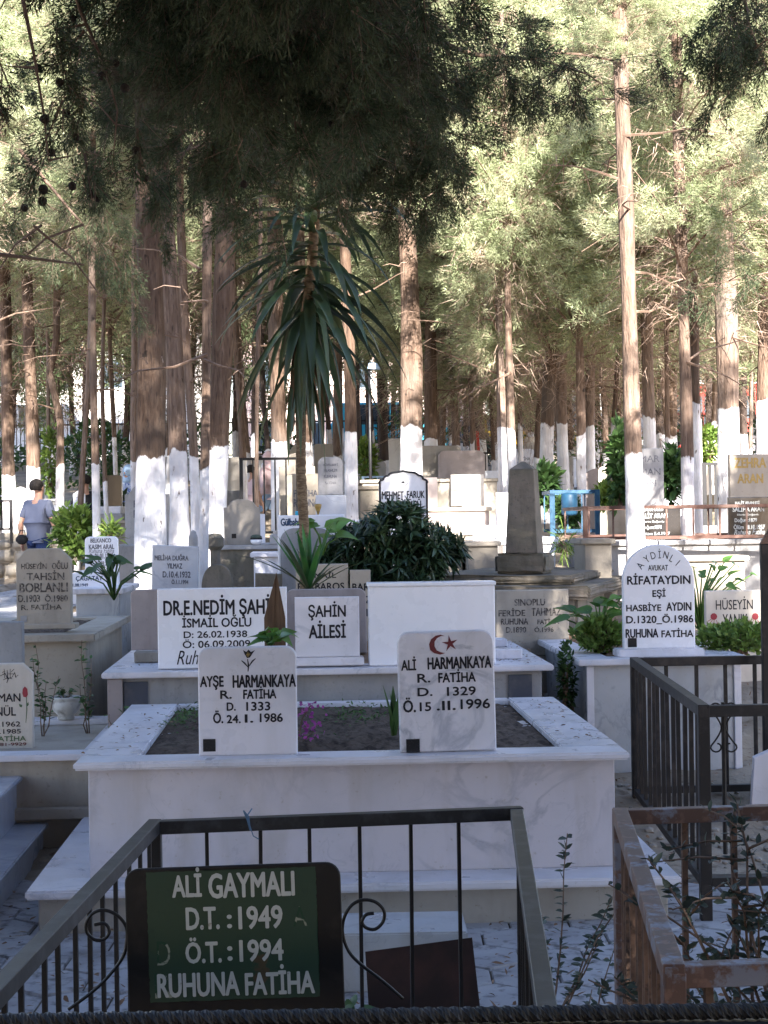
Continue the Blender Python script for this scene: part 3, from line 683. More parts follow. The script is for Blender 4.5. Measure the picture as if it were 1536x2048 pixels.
# ================================================================== MIDDLE GROUND
def kerb(label, x0, x1, yt, Y, L, mat='travertine', top=None, yaw=2.5, soil=None, name='box_grave', border=None, over=.03, t=.04, group=None):
    a = P(x0, yt, Y); c = P(x1, yt, Y); cx = (a.x + c.x) / 2; zt = (a.z + c.z) / 2
    zb = min(g(cx, Y), g(cx, Y + L)) - .15
    return box_grave(label, cx, Y, c.x - a.x, L, zt, min(zb, zt - .1), yaw, top or mat, mat, t, over, border, soil or 'soil', name=name, group=group)
kerb('veined marble slab grave beyond the clipped corner headstone', 143, 246, 1178, 12.6, 1.2, 'marble_panel', 'marble')
s = Stone('headstone', 'white round cornered headstone with faded lettering among yellow green plants', 'headstone', 170, 236, 1073, 1150, 14.5, 'round', 'marble_pure', .05, foot=.5)
s.text([('BELKANCO', 181, 1077, 222, 1085), ('KASIM ARAL', 178, 1089, 228, 1098), ('D: 01.01.1957', 180, 1107, 226, 1117), ('Ö: 05.02.2014', 181, 1121, 226, 1131)], 'paint_grey')
s.text([('Ruhuna Fatiha', 178, 1097, 228, 1106, 0)], 'paint_grey', 'farewell_line', shear=.3)
s = Stone('headstone', 'low white headstone with blue name Çağatay in front of broad leaves', 'headstone', 142, 238, 1138, 1182, 13.0, 'low_arch', 'marble_pure', .05, foot=.1)
s.text([('ÇAĞATAY', 152, 1149, 205, 1163), ('1.08.1949', 146, 1167, 176, 1173)], 'paint_navy')
s = Stone('headstone', 'grey leaning headstone with faded name beside the big tree', 'headstone', 300, 392, 1090, 1182, 12.0, 'slant', 'marble_blue', .06, tilt=1.5, foot=.4)
s.text([('MELİHA DUĞRA', 305, 1108, 372, 1121), ('YILMAZ', 330, 1127, 360, 1137), ('D.10.4.1932', 322, 1143, 377, 1155), ('Ö.1.1.1994', 340, 1158, 373, 1168)], 'paint_grey')
def pillar(label, px, yt, yb, Y, w, mat, name='grave_post', prof=None):
    zb = g(P(px, yb, Y).x, Y) - .1; z1 = P(px, yt, Y).z; h = z1 - zb
    o = thing(name, label, 'grave post', (P(px, (yt + yb) / 2, Y).x, Y, zb)); r = w / F * Y / 2
    pr = prof or [(1, 0), (1, .72), (.7, .74), (.7, .78), (.9, .8), (.9, .93), (.55, .985), (.1, 1)]
    B().lathe([(r * a, h * t) for a, t in pr], 16).build('post', M[mat], o, False)
    return o
pillar('slim grey turned Ottoman grave post beside the leaning grey headstone', 387, 1060, 1180, 13.0, 20, 'grey')
pillar('squat brown grave post with a broad round cap left of the arched tomb', 431, 1066, 1180, 13.3, 34, 'mossy', prof=[(.6, 0), (.6, .8), (.62, .82), (1, .86), (1, .95), (.7, .99), (.1, 1)])
s = Stone('headstone', 'dark mossy pointed footstone left of the doctor stone top', 'footstone', 403, 466, 1129, 1200, 11.6, 'gothic', 'mossy', .1, foot=.4)
t = kerb('weathered box tomb under the cream arched headstone', 421, 562, 1090, 14.6, 1.6, 'mossy', 'grey')
s = Stone('headstone', 'cream arched old headstone with chipped shoulders, no writing', 'headstone', 448, 520, 998, 1090, 14.8, 'low_arch', 'tan', .08)
s.plate(468, 1072, 9)
s = Stone('headstone', 'narrow white stone edge just right of the cream arched headstone', 'headstone', 517, 530, 1028, 1086, 15.2, 'rect', 'marble_pure', .04)
o = thing('striped_bowl', 'small white bowl with a dark stripe on the box tomb', 'bowl', (P(513, 1089, 14.75).x, 14.72, P(513, 1089, 14.75).z))
B().lathe([(.03, 0), (.05, .02), (.052, .045)], 18).build('bowl', M['marble_pure'], o, True)
B().lathe([(.053, .045), (.054, .058)], 18).build('dark_band', M['black'], o, True)
B().lathe([(.053, .058), (.05, .072), (.035, .085), (.01, .09)], 18).build('lid', M['greyleaf'], o, True)
for x0, x1, yt, yb, lb, mt in [(430, 448, 1073, 1088, 'rose grey stone cube left on the box tomb', 'rose'), (540, 556, 1068, 1088, 'pale grey stone cube at the right end of the box tomb', 'grey')]:
    a = P(x0, yb, 14.7); c = P(x1, yt, 14.7); o = thing('stone_block', lb, 'stone block', (a.x, 14.65, P(490, 1090, 14.6).z))
    B().box(0, c.x - a.x, 0, .08, 0, c.z - a.z, .006).build('block', M[mt], o)
kerb('low white stepped grave between the box tomb and the white framed headstone', 500, 565, 1105, 14.0, .8, 'marble', 'marble', name='stepped_grave')
s = Stone('headstone', 'slanted mossy grey slab with a thin light rim behind the doctor stone', 'grave slab', 508, 562, 1147, 1185, 11.3, 'slant', 'mossy', .1, foot=.4, tilt=1)
s = Stone('headstone', 'white framed headstone with a blue top and grey arched inset behind the palm like trunk', 'headstone', 556, 690, 1030, 1190, 12.3, 'rect', 'marble_pure', .05, foot=.4)
s.text([('Gülbahar', 562, 1037, 606, 1051)], 'paint_navy', bold=.03)
u0, v0 = s.plane(562, 1190); u1, v1 = s.plane(664, 1055)
B().prism([(u0, 0), (u1, 0)] + [(u1 - .1 + .1 * math.cos(a), v1 - .1 + .1 * math.sin(a)) for a in np.linspace(0, PI / 2, 6)] + [(u0 + .1 + .1 * math.cos(a), v1 - .1 + .1 * math.sin(a)) for a in np.linspace(PI / 2, PI, 6)], -.012, 0, .003).build('arched_inset', M['grey'], s.o)
a, c = s.plane(590, 1028), s.plane(612, 1022); B().box(a[0], c[0], 0, .05, s.h + s.foot, s.h + s.foot + .03, .004).build('blue_ornament', M['car_cyan'], s.o)
s = Stone('headstone', 'beige headstone with black lettering mostly hidden by the dark shrub', 'headstone', 592, 697, 1128, 1250, 11.0, 'rect', 'travertine', .06, foot=.1)
s.text([('İSMAİL', 612, 1142, 672, 1156), ('BARBAROS', 596, 1166, 688, 1180)], bold=.02)
s = Stone('headstone', 'narrow beige headstone right of the other black lettered one under the dark shrub', 'headstone', 701, 742, 1140, 1312, 11.0, 'rect', 'travertine', .06, foot=.1)
s.text([('BAR', 705, 1167, 738, 1181), ('2', 731, 1192, 739, 1206), ('1', 733, 1218, 739, 1232)], bold=.02)
# ornate white stone
s = Stone('headstone', 'white headstone with scalloped black edged top reading Mehmet Faruk', 'headstone', 758, 856, 940, 1060, 13.6, 'ornate', 'marble_pure', .06, foot=.6)
ip = []
for u, v in s.pts: ip.append((u, v))
b = B()
top = [p for p in s.pts[2:]]
for i in range(len(top) - 1):
    (ax, az), (bx, bz) = top[i], top[i + 1]
    b.tube([(ax * .985, -.003, az - .006), (bx * .985, -.004, bz - .006)], .0095, 5)
b.tube([(-s.w / 2 + .008, -.003, .3), (-s.w / 2 + .008, -.003, top[-1][1])], .009, 5); b.tube([(s.w / 2 - .008, -.003, .3), (s.w / 2 - .008, -.003, top[0][1])], .009, 5)
b.build('black_edging', M['paint'], s.o)
s.text([('MEHMET', 764, 983, 807, 998), ('FARUK', 814, 982, 849, 996), ('ÖZGÜRÜCÜ', 772, 998, 842, 1018), ('RUHUNA FATİHA', 768, 1020, 848, 1032)], bold=.02)
s.strokes([[(797, 965), (801, 970), (806, 973), (812, 970), (816, 965)], [(800, 962), (803, 966)], [(814, 962), (811, 966)]], 'paint_grey', 'floral_motif', 2)
s.fill([[(804, 962), (808, 962), (810, 965), (806, 968), (802, 965)]], 'paint', 'heart_motif')
# middle distance block graves
s = Stone('headstone', 'old grey marble headstone with carved lines on a taller plinth', 'headstone', 636, 686, 914, 990, 17.5, 'round', 'grey', .08, r=.07)
s.text([('HÜVELBAKİ', 646, 926, 676, 932), ('MERHUM', 648, 938, 674, 944), ('RUHUNA', 648, 950, 674, 956), ('FATİHA', 650, 962, 672, 968)], 'paint_grey')
B().box(-s.w / 2 - .03, s.w / 2 + .03, -.03, .14, -1.0, -.002, .006).build('plinth', M['marble_blue'], s.o)
kerb('white low kerb grave just above the dark shrub', 640, 725, 1040, 15.5, 1.5, 'marble', 'marble_pure')
kerb('long beige slab grave with two blank square headstones', 800, 985, 1015, 17.2, 2.2, 'rose', 'travertine', soil='litter', border=.3)
s = Stone('headstone', 'left blank pale square headstone on the long beige grave', 'headstone', 846, 875, 955, 1014, 17.4, 'rect', 'rose', .07)
s = Stone('headstone', 'right blank pale square headstone with dappled light on the long beige grave', 'headstone', 902, 968, 949, 1012, 17.4, 'rect', 'marble_warm', .07)
kerb('mossy brown concrete grave behind the blank square headstones', 720, 1000, 958, 20.5, 2, 'concrete', 'concrete')
kerb('dark stone block wall behind the scalloped headstone', 715, 765, 972, 19.0, 1.5, 'mossy', 'mossy', name='low_wall')
kerb('sunlit pale kerb grave in front of the long beige one', 872, 1000, 1062, 16.2, .9, 'travertine', 'marble_warm')
kerb('patchy beige plastered grave with stains left of the obelisk', 929, 1003, 1083, 14.0, 1.2, 'concrete', 'travertine', yaw=1)
kerb('low beige block with a broken corner right of the dark shrub', 890, 932, 1100, 14.3, 1.0, 'travertine', 'concrete')
s = Stone('headstone', 'low white two humped headstone on the patchy grave left of the obelisk', 'headstone', 946, 1002, 1051, 1084, 14.4, 'round', 'marble', .05, r=.06)
s.text([('GÜLEM', 957, 1073, 998, 1083), ('RUHUNA', 955, 1058, 985, 1063)], 'paint_grey')
kerb('bright white box grave behind the obelisk', 1000, 1118, 1075, 15.0, 1.4, 'marble_pure', 'marble_pure', t=.06)
s = Stone('headstone', 'tall white headstone at the foot of the twin sunlit trunks', 'headstone', 992, 1016, 985, 1048, 17.2, 'rect', 'marble_pure', .05, foot=.5)
s.text([('AHMET', 998, 992, 1012, 998), ('1941', 1000, 1012, 1011, 1018)], 'paint_grey')
s = Stone('headstone', 'white headstone with blue grey letters beyond the blank square pair', 'headstone', 885, 933, 919, 951, 21.5, 'rect', 'marble_pure', .06, foot=.7)
s.text([('TURNAOĞLU', 894, 922, 921, 928), ('VE', 904, 932, 911, 937), ('NECİBE', 897, 940, 918, 945)], 'paint_navy', bold=.0)
kerb('beige stone block grave lit on its right side behind the round topped headstone', 1163, 1232, 1078, 13.0, .6, 'concrete', 'tan')
kerb('grey slab kerb carrying the two black headstones', 1186, 1600, 1080, 13.8, 1.6, 'grey', 'grey', name='kerb_grave', border=.25, soil='litter')
kerb('beige retaining kerb below the grey slab kerb at right', 1330, 1500, 1112, 12.6, .35, 'concrete', 'concrete', name='retaining_kerb')
s = Stone('headstone', 'grey headstone reading Omar Osman Aran beside the sunlit white trunk', 'headstone', 1254, 1328, 897, 1002, 15.2, 'rect', 'grey', .07, foot=.4)
s.text([('OMAR', 1263, 911, 1319, 924), ('OSMAN', 1256, 937, 1321, 950), ('ARAN', 1263, 960, 1312, 973)], 'paint_grey', bold=.0)
s = Stone('headstone', 'pale grey headstone with gold name Zehra Aran at the right edge', 'headstone', 1459, 1560, 908, 1002, 14.9, 'rect', 'travertine', .07, foot=.4)
s.text([('ZEHRA', 1469, 916, 1532, 935), ('ARAN', 1475, 948, 1526, 966)], 'paint_gold', bold=.03)
s = Stone('headstone', 'black granite headstone with white lettering of Halit, mostly behind the sunlit trunk', 'headstone', 1275, 1362, 1012, 1086, 14.2, 'rect', 'granite', .05)
s.text([('OSMAN OĞLU', 1282, 1014, 1326, 1022), ('HALİT ARAN', 1276, 1024, 1335, 1036), ('Ellerine Doğumlu', 1284, 1041, 1328, 1046, 0), ('Doğum:1874', 1284, 1050, 1323, 1060), ('Ölüm 5.4.1957', 1284, 1063, 1340, 1070)], 'paint_white', bold=.015)
s.text([('Ruhuna Fatiha', 1284, 1075, 1330, 1083, 0)], 'paint_white', 'farewell_line', shear=.3)
s = Stone('headstone', 'black granite headstone with white lettering of Saliha Aran at the right', 'headstone', 1457, 1545, 994, 1082, 14.2, 'rect', 'granite', .05)
s.text([('HALİT ARAN EŞİ', 1470, 1001, 1519, 1010), ('SALİHA ARAN', 1465, 1010, 1528, 1023), ('Ellerine Doğumlu', 1474, 1027, 1518, 1032, 0), ('Doğum:1879', 1469, 1036, 1514, 1046), ('Ölüm 18.10.1957', 1467, 1048, 1530, 1058)], 'paint_white', bold=.015)
s.text([('Ruhuna Fatiha', 1468, 1059, 1530, 1069, 0)], 'paint_white', 'farewell_line', shear=.3)
s.plane(0, 0)
o = thing('fence_post', 'dark weathered metal post with an angled head at the right edge', 'fence post', (P(1532, 1150, 8.6).x, 8.6, .1))
zz = P(1521, 1065, 8.6).z - .1
B().box(-.028, .03, -.02, .02, 0, zz - .06, .004).build('post', M['iron_brown'], o); B().prism([(-.028, zz - .059), (.06, zz - .059), (.06, zz + .05), (.03, zz + .04)], -.02, .02, .002).build('angled_head', M['rust'], o)
rr = random.Random(3)
for k in range(44):
    px = [290, 330, 480, 540, 600, 650, 720, 745, 775, 905, 930, 975, 1045, 1062, 915, 1140, 890, 1205, 610, 1235, 1345, 1400, 1420, 1440][k % 24] + rr.uniform(-14, 14); Y = rr.uniform(19.5, 44)
    q = P(px, 1000, Y); gz_ = g(q.x, Y); hh = rr.uniform(.45, 1.0); ww = rr.uniform(.3, .6); yb_ = 1040 + (CAMZ - gz_ - .25) / Y * F - (px - 768) * .014
    s = Stone('headstone', 'small far headstone in the crowded rows under the trees', 'headstone', px - ww / 2 * F / Y, px + ww / 2 * F / Y, yb_ - hh * F / Y, yb_, Y, rr.choice(['round', 'rect', 'arch', 'point', 'round', 'low_arch']), rr.choice(['marble_pure', 'marble', 'marble_warm', 'grey', 'marble_blue', 'rose', 'travertine', 'tan']), .07, foot=.3, group='small headstones in the far rows')
    if k % 3 == 0: s.text([('RUHUNA', px - ww * .3 * F / Y, yb_ - hh * .55 * F / Y, px + ww * .3 * F / Y, yb_ - hh * .42 * F / Y), ('FATİHA', px - ww * .3 * F / Y, yb_ - hh * .75 * F / Y, px + ww * .3 * F / Y, yb_ - hh * .6 * F / Y)], 'paint_grey')
    if k % 2 == 0: B().box(-ww * .62, ww * .62, -1.3, .2, -.4, .28, .01).build('kerb', M[rr.choice(['marble', 'tan', 'concrete', 'grey'])], s.o)
# left side
s = Stone('headstone', 'black tapered headstone under the dark bushes at left', 'headstone', 206, 243, 950, 1013, 26.5, 'clip', 'granite', .15, r=.03)
B().box(-s.w / 2 - .03, s.w / 2 + .04, -.5, .2, -.12, -.002, .01).build('white_plaque_base', M['marble'], s.o)
B().box(-s.w / 2 - .06, s.w / 2 + .1, -.8, .6, -.32, -.121, .01).build('plinth', M['grey'], s.o)
kerb('pinkish grave box below the black tapered headstone', 196, 262, 1041, 25.0, 1.0, 'concrete', 'travertine')
s = Stone('headstone', 'small white pointed headstone right of the man', 'headstone', 146, 170, 980, 1018, 26, 'point', 'marble_pure', .05, foot=.4)
s.text([('ALİ', 153, 988, 161, 991), ('OSMAN', 151, 993, 164, 996), ('1921', 152, 999, 163, 1002), ('1985', 152, 1006, 163, 1009)], 'paint_grey')
s = Stone('headstone', 'white round topped headstone left of the man', 'headstone', 28, 54, 974, 1010, 27, 'arch', 'marble_pure', .06, foot=.3)
kerb('pale slab ledge on a brown block between the man and the pointed headstone', 108, 152, 1010, 25.6, .8, 'concrete', 'marble', name='block_grave', t=.1)
kerb('grey concrete wall top behind the man', 40, 118, 998, 26.6, .4, 'grey', 'grey', name='low_wall')
# rubble retaining wall
w0 = P(-60, 1100, 24.6); w1 = P(128, 1100, 24.6)
o = thing('rubble_wall', 'low retaining wall of pale irregular stones at the left edge', 'wall', (w0.x, 24.9, .4)); Lw = w1.x - w0.x; zh = P(30, 1063, 24.6).z - .4
B().box(0, Lw, .05, .4, 0, zh - .02, 0).build('mortar_core', M['concrete'], o)
b = B(); xx = 0
for r_, hh in enumerate((.2, .2, .22, .2, .17)):
    xx = random.uniform(-.1, 0); z0 = sum((.2, .2, .22, .2, .17)[:r_])
    while xx < Lw:
        ww = random.uniform(.22, .42); b.box(xx + .012, xx + ww - .012, random.uniform(-.03, 0), .2, z0 + .01, z0 + hh - .01 + random.uniform(0, .02), .035, 2); xx += ww
b.rough(.012).build('stones', M['travertine'], o, True)

# ================================================================== TREES
def crown_variant(seed, H=6.0, R=1.5, nb=74, nc=4, nt=5, nl=62, ll=(.05, .10), lw=(.008, .014)):
    rg = np.random.default_rng(seed)
    u = (np.arange(nb) + rg.uniform(0, 1, nb)) / nb
    hb = H * u; az = rg.uniform(0, 2 * PI, nb)
    prof = np.interp(hb / H, [0, .1, .45, .8, 1], [.8, 1, .95, .55, .15]) * R
    Lb = prof * rg.uniform(.45, 1.15, nb); up0 = rg.uniform(.2, 1.3, nb)
    tw_p, tw_d, tw_l = [], [], []; limb = B()
    for i in range(nb):
        out = np.array([math.cos(az[i]), math.sin(az[i]), 0.]); ts = np.linspace(0, 1, 5); bend = rg.uniform(-.9, .1)
        pts = np.array([out * Lb[i] * t + np.array([0, 0, hb[i] + Lb[i] * (up0[i] * t + bend * t * t)]) for t in ts]) + rg.normal(size=(5, 3)) * .04 * ts[:, None]
        limb.tube(pts.tolist(), [max(.017 * (1 - .85 * t) * (1.2 - hb[i] / H), .003) for t in ts], 3, False)
        for q in range(nc):
            t0 = rg.uniform(.15, 1.0) ** .75; cpt = np.array([np.interp(t0, ts, pts[:, k]) for k in range(3)]) + rg.normal(size=3) * .14
            dm = out * rg.uniform(.2, 1) + np.array([0, 0, rg.uniform(-.9, .9)]) + rg.normal(size=3) * .35
            dd = dm[None] + rg.normal(size=(nt, 3)) * .55; dd /= np.linalg.norm(dd, axis=1, keepdims=True)
            tw_p.append(cpt[None] + rg.normal(size=(nt, 3)) * .05); tw_d.append(dd); tw_l.append(rg.uniform(.18, .46, nt))
    tp = np.concatenate(tw_p); td = np.concatenate(tw_d); tl = np.concatenate(tw_l); n = len(tp)
    s_ = rg.uniform(0, 1, (n, nl)) ** .7
    base = tp[:, None] + td[:, None] * (tl[:, None] * s_)[:, :, None]; base[:, :, 2] -= (tl[:, None] * s_) ** 2 * .45
    side = rg.normal(size=(n, nl, 3)); side /= np.linalg.norm(side, axis=2, keepdims=True)
    base = base + side * (.015 + .07 * np.sin(s_ * 2.7) * rg.uniform(.2, 1, (n, nl)))[:, :, None]
    D = td[:, None] * .8 + side * .8 + rg.normal(size=(n, nl, 3)) * .25
    base = base.reshape(-1, 3); D = D.reshape(-1, 3); N = len(base)
    Uo = base * np.array([1, 1, 0.]); Uo /= np.maximum(np.linalg.norm(Uo, axis=1, keepdims=True), .05); Uo = Uo + np.array([0, 0, .25]) + rg.normal(size=Uo.shape) * .6
    fol = scatter(NEEDLE, base, D, rg.uniform(*ll, N), rg.uniform(*lw, N), Uo)
    tws = scatter(NEEDLE, tp, td + np.array([0, 0, -.15]), tl * rg.uniform(.8, 1.25, n), .006)
    nd = 2600; hd = rg.uniform(-.5, H * .9, nd); ad = rg.uniform(0, 2 * PI, nd); rd = rg.uniform(.05, .8, nd) * R * .8
    pd = np.stack([np.cos(ad) * rd, np.sin(ad) * rd, hd], 1)
    dd = np.stack([np.cos(ad), np.sin(ad), rg.uniform(-1.6, .2, nd)], 1) + rg.normal(size=(nd, 3)) * .5
    tw2 = scatter(NEEDLE, pd, dd, rg.uniform(.10, .36, nd), rg.uniform(.005, .011, nd))
    V, Fq = cat([fol, tws, tw2])
    mi = np.concatenate([np.zeros(len(fol[1])), np.ones(len(tws[1]) + len(tw2[1]))]).astype(np.int32)
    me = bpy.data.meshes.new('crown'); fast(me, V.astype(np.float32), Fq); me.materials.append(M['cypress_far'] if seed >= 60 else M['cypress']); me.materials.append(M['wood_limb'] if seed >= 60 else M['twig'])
    me.polygons.foreach_set('material_index', mi); me.update()
    lo = limb.build('limb', M['wood_limb']); lm = lo.data; bpy.data.objects.remove(lo)
    return me, lm
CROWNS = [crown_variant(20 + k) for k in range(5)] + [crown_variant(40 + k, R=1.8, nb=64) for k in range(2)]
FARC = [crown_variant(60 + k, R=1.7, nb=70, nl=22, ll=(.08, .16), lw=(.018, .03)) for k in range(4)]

def trunk_mesh(h, r0, r1, pts=None, n=18, seg=34, seed=0):
    """pts: [(z, dx)] centre line offsets; flare at the foot"""
    rr = random.Random(seed); ph = [rr.uniform(0, 6.3) for _ in range(6)]
    b = bmesh.new(); rings = []
    ax, ay = rr.uniform(-.02, .02), rr.uniform(-.02, .02)
    kn = [(rr.uniform(.1, .9) * h, rr.uniform(0, 6.3), rr.uniform(.08, .25)) for _ in range(7)]
    for i in range(seg + 1):
        t = i / seg; z = h * t
        cx = np.interp(z, [p[0] for p in pts], [p[1] for p in pts]) if pts else 0
        r = (r0 * (1 - t) + r1 * t) * (1 + .28 * math.exp(-z / .35)) * (1 + .05 * math.sin(z * 1.7 + ph[0]) + .04 * math.sin(z * 4.1 + ph[1]))
        ring = []
        for k in range(n):
            a = 2 * PI * k / n
            f = 1 + .06 * math.sin(3 * a + ph[2] + z * .4) + .04 * math.sin(5 * a + ph[3] - z * .6) + rr.uniform(-.015, .015)
            for kz, ka, ks in kn:
                dz = (z - kz) / .12; da = math.cos(a - ka)
                if abs(dz) < 2 and da > .6: f += ks * math.exp(-dz * dz) * (da - .6)
            ring.append(b.verts.new((cx + ax * math.sin(z + ph[4]) + r * f * math.cos(a), ay * math.sin(z * .8 + ph[5]) + r * f * math.sin(a), z)))
        rings.append(ring)
    for i in range(seg):
        for k in range(n): b.faces.new((rings[i][k], rings[i][(k + 1) % n], rings[i + 1][(k + 1) % n], rings[i + 1][k]))
    b.faces.new(rings[-1]); me = bpy.data.meshes.new('trunk'); b.to_mesh(me); b.free(); me.materials.append(M['bark'])
    me.polygons.foreach_set('use_smooth', np.ones(len(me.polygons), bool)); return me

TN = [0]
def tree(px, wpx, ywash, Y, label, upper=None, ycb=None, group=None, cs=1.0, top=None, crown=True, stubs=0, variant=None, xyz=None, r0=None, wash=None, cb=None):
    TN[0] += 1; k = TN[0]; rr = random.Random(100 + k)
    if xyz: x, Y, _ = xyz; r = r0
    else: x = P(px, ywash, Y).x; r = wpx / F * Y / 2
    zb = g(x, Y) - .06
    ztop = top or (max(9.0, CAMZ + 1100 / F * Y + 1.0) if px < 850 else CAMZ + 1060 / F * Y + 1.0)
    h = ztop - zb
    pts = None
    if not upper and not xyz:
        lx = rr.uniform(-.05, .05); ph_ = rr.uniform(0, 6.28); pts = [(0, 0)] + [(q, lx * q + .05 * math.sin(q * .9 + ph_) - .05 * math.sin(ph_)) for q in np.linspace(.6, h, 9)]
    if upper:
        cl = sorted([(P(u, v, Y).z - zb, P(u, v, Y).x - x) for u, v in upper] + [(P(px, ywash, Y).z - zb, 0)])
        pts = [(0, cl[0][1] + (0 if len(cl) < 2 else -(cl[1][1] - cl[0][1]) / max(.3, cl[1][0] - cl[0][0]) * cl[0][0] * .6))] + cl
        pts += [(h, cl[-1][1] + (cl[-1][1] - cl[-2][1]) / max(.5, cl[-1][0] - cl[-2][0]) * .5 * (h - cl[-1][0]))]
    o = thing('cypress_tree', label, 'tree', (x, Y, zb), 0, group)
    t = link(bpy.data.objects.new('trunk', trunk_mesh(h * .92, r * 1.02, r * (.75 if Y < 18 else .52), pts, seed=k)), o)
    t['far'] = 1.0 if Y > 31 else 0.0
    t['wash'] = float(wash if wash is not None else (P(px, ywash, Y).z - zb if ywash else -5.0))
    zc = (P(px, ycb, Y).z if ycb else zb + (cb or 3.6 + rr.uniform(-.3, .8)))
    if crown:
        me, lm = FARC[rr.randrange(4)] if (Y > 31 or xyz) else CROWNS[variant if variant is not None else rr.randrange(len(CROWNS))]
        hh = (zb + h) - zc; cx = float(np.interp(zc + hh * .3 - zb, [p[0] for p in pts], [p[1] for p in pts])) if pts else 0
        for nm, m_ in (('crown', me), ('limb', lm)):
            c = link(bpy.data.objects.new(nm, m_), o); c.location = (cx, 0, zc - zb - (.3 if (px > 850 or px < 250) and not xyz and Y > 18 else 0)); c.rotation_euler = (0, 0, rr.uniform(0, 6.28)) if nm == 'crown' else c.rotation_euler
            if nm == 'crown': rot = c.rotation_euler.z
            c.rotation_euler.z = rot; sc_ = cs * rr.uniform(.9, 1.15); c.scale = (min(cs, hh / 6.0 * 1.25), min(cs, hh / 6.0 * 1.25), hh / 6.0)
    # bare dead branches on the lower trunk
    nbr = 5 if Y < 32 else 0
    if nbr or stubs:
        b = B(); any_ = False
        for q in range(nbr + stubs):
            z0 = rr.uniform(2.0, max(2.6, zc - zb + 1.0)); a = rr.uniform(0, 6.28); L_ = rr.uniform(.3, 1.1)
            cxx = float(np.interp(z0, [p[0] for p in pts], [p[1] for p in pts])) if pts else 0
            p0 = Vector((cxx, 0, z0)); d = Vector((math.cos(a), math.sin(a), rr.uniform(-.3, .6)))
            pp = [p0 + d * L_ * f + Vector((rr.uniform(-.05, .05), rr.uniform(-.05, .05), -.12 * f * f + rr.uniform(-.03, .03))) for f in (0, .35, .7, 1)]
            b.tube(pp, [.014, .009, .006, .003], 4, False)
            for w_ in range(4):
                f = rr.uniform(.4, 1); p1 = p0 + d * L_ * f; d2 = Vector((rr.uniform(-1, 1), rr.uniform(-1, 1), rr.uniform(-.9, .4))) * .22
                b.tube([p1, p1 + d2 * .6, p1 + d2 + Vector((0, 0, -.04))], [.005, .0035, .002], 3, False)
        b.build('dead_branch', M['wood_limb'], o)
    return o

tree(18, 26, 945, 27, 'cypress with dark trunk at the far left edge, first from the left', [(12, 700), (5, 400)], 560, cs=1.30)
tree(65, 28, 928, 26, 'cypress behind the man with a sunlit left side and dark right side', [(58, 700), (52, 480)], 500, cs=1.30)
tree(118, 16, 930, 26.5, 'thin crooked cypress with a kink in its trunk, right of the man', [(120, 850), (112, 800), (100, 745), (115, 690), (118, 500)], 560, cs=1.30)
tree(189, 18, 922, 19, 'slim straight cypress left of the black tapered headstone', [(187, 700), (188, 450)], 430, cs=1.30)
tree(268, 15, 920, 22, 'dark narrow cypress pressed against the left side of the biggest trunk', [(272, 700), (270, 500)], 380)
tree(302, 58, 915, 16.2, 'biggest cypress of the left group, broad pale trunk with wide limewash', [(305, 700), (298, 450), (296, 250)], 90, cs=1.1, variant=5)
tree(354, 38, 910, 17, 'second cypress of the left group, leaning to the left as it rises', [(347, 700), (336, 500), (322, 280)], 120)
tree(384, 20, 905, 18.5, 'leaning white based cypress between the second and the dark thin one', [(372, 700), (366, 500), (362, 330)], 140)
tree(405, 19, 938, 12.4, 'thin dark cypress nearest the leaning grey headstone, bluish limewash', [(409, 700), (413, 500), (420, 250)], 70, stubs=3)
tree(436, 44, 893, 17, 'thick cypress right of the thin dark one with a sunlit white flank', [(445, 700), (452, 450), (450, 200)], 80, variant=6)
tree(484, 16, 918, 25, 'pale sunlit slim cypress left of the dark bare pole', [(478, 800), (470, 650)], 560)
tree(512, 9, None or 1300, 17.5, 'black bare pole like trunk without limewash left of the pink scarf woman', [(516, 800), (520, 560)], 300, wash=-3, cs=.7)
tree(561, 36, 882, 21, 'dark cypress right of the pink scarf woman, wide white base', [(552, 700), (548, 500)], 330)
tree(613, 26, 884, 24, 'cypress directly behind the palm like trunk', [(606, 700), (600, 500)], 420)
tree(673, 20, 908, 31, 'cypress with orange brown lower bark left of the tall whitewashed one', [(676, 700)], 520)
tree(700, 27, 856, 18.5, 'cypress with tall bright limewash right of the old grey headstone', [(697, 700), (690, 500)], 380)
tree(767, 22, 922, 33, 'purple brown cypress behind the lamp post', [(762, 700)], 560, cs=1.1)
tree(738, 13, 925, 37, 'thin far cypress left of the lamp post', None, 600)
tree(822, 47, 858, 19.5, 'thick brown cypress behind the scalloped headstone', [(822, 700), (816, 500), (812, 350)], 300, variant=5)
tree(862, 28, 882, 23.5, 'dark cypress with flaking limewash right of the thick brown one', [(864, 700), (860, 500)], 420)
tree(957, 15, 905, 40, 'far reddish cypress behind the red board', None, 800, cs=1.30)
tree(1003, 19, 858, 18.6, 'left one of the twin sunlit cypresses behind the obelisk', [(1000, 700)], 660, variant=1, cs=.6)
tree(1023, 17, 856, 18.0, 'right one of the twin sunlit cypresses behind the obelisk', [(1018, 700)], 560, cs=.65)
tree(1095, 29, 850, 21.5, 'cypress with scalloped limewash edge right of the obelisk', [(1100, 700), (1098, 500)], 700, variant=5, cs=1.30)
tree(1126, 24, 846, 23, 'shaded cypress with mauve limewash beside the scalloped one', [(1124, 700)], 640, cs=1.30)
tree(1160, 19, 866, 19.5, 'slim cypress by the blue iron frame', [(1158, 700), (1150, 500), (1146, 300)], 640, cs=1.1)
tree(1181, 20, 852, 23, 'cypress just right of the slim one by the blue frame', [(1180, 700)], 690, cs=1.30)
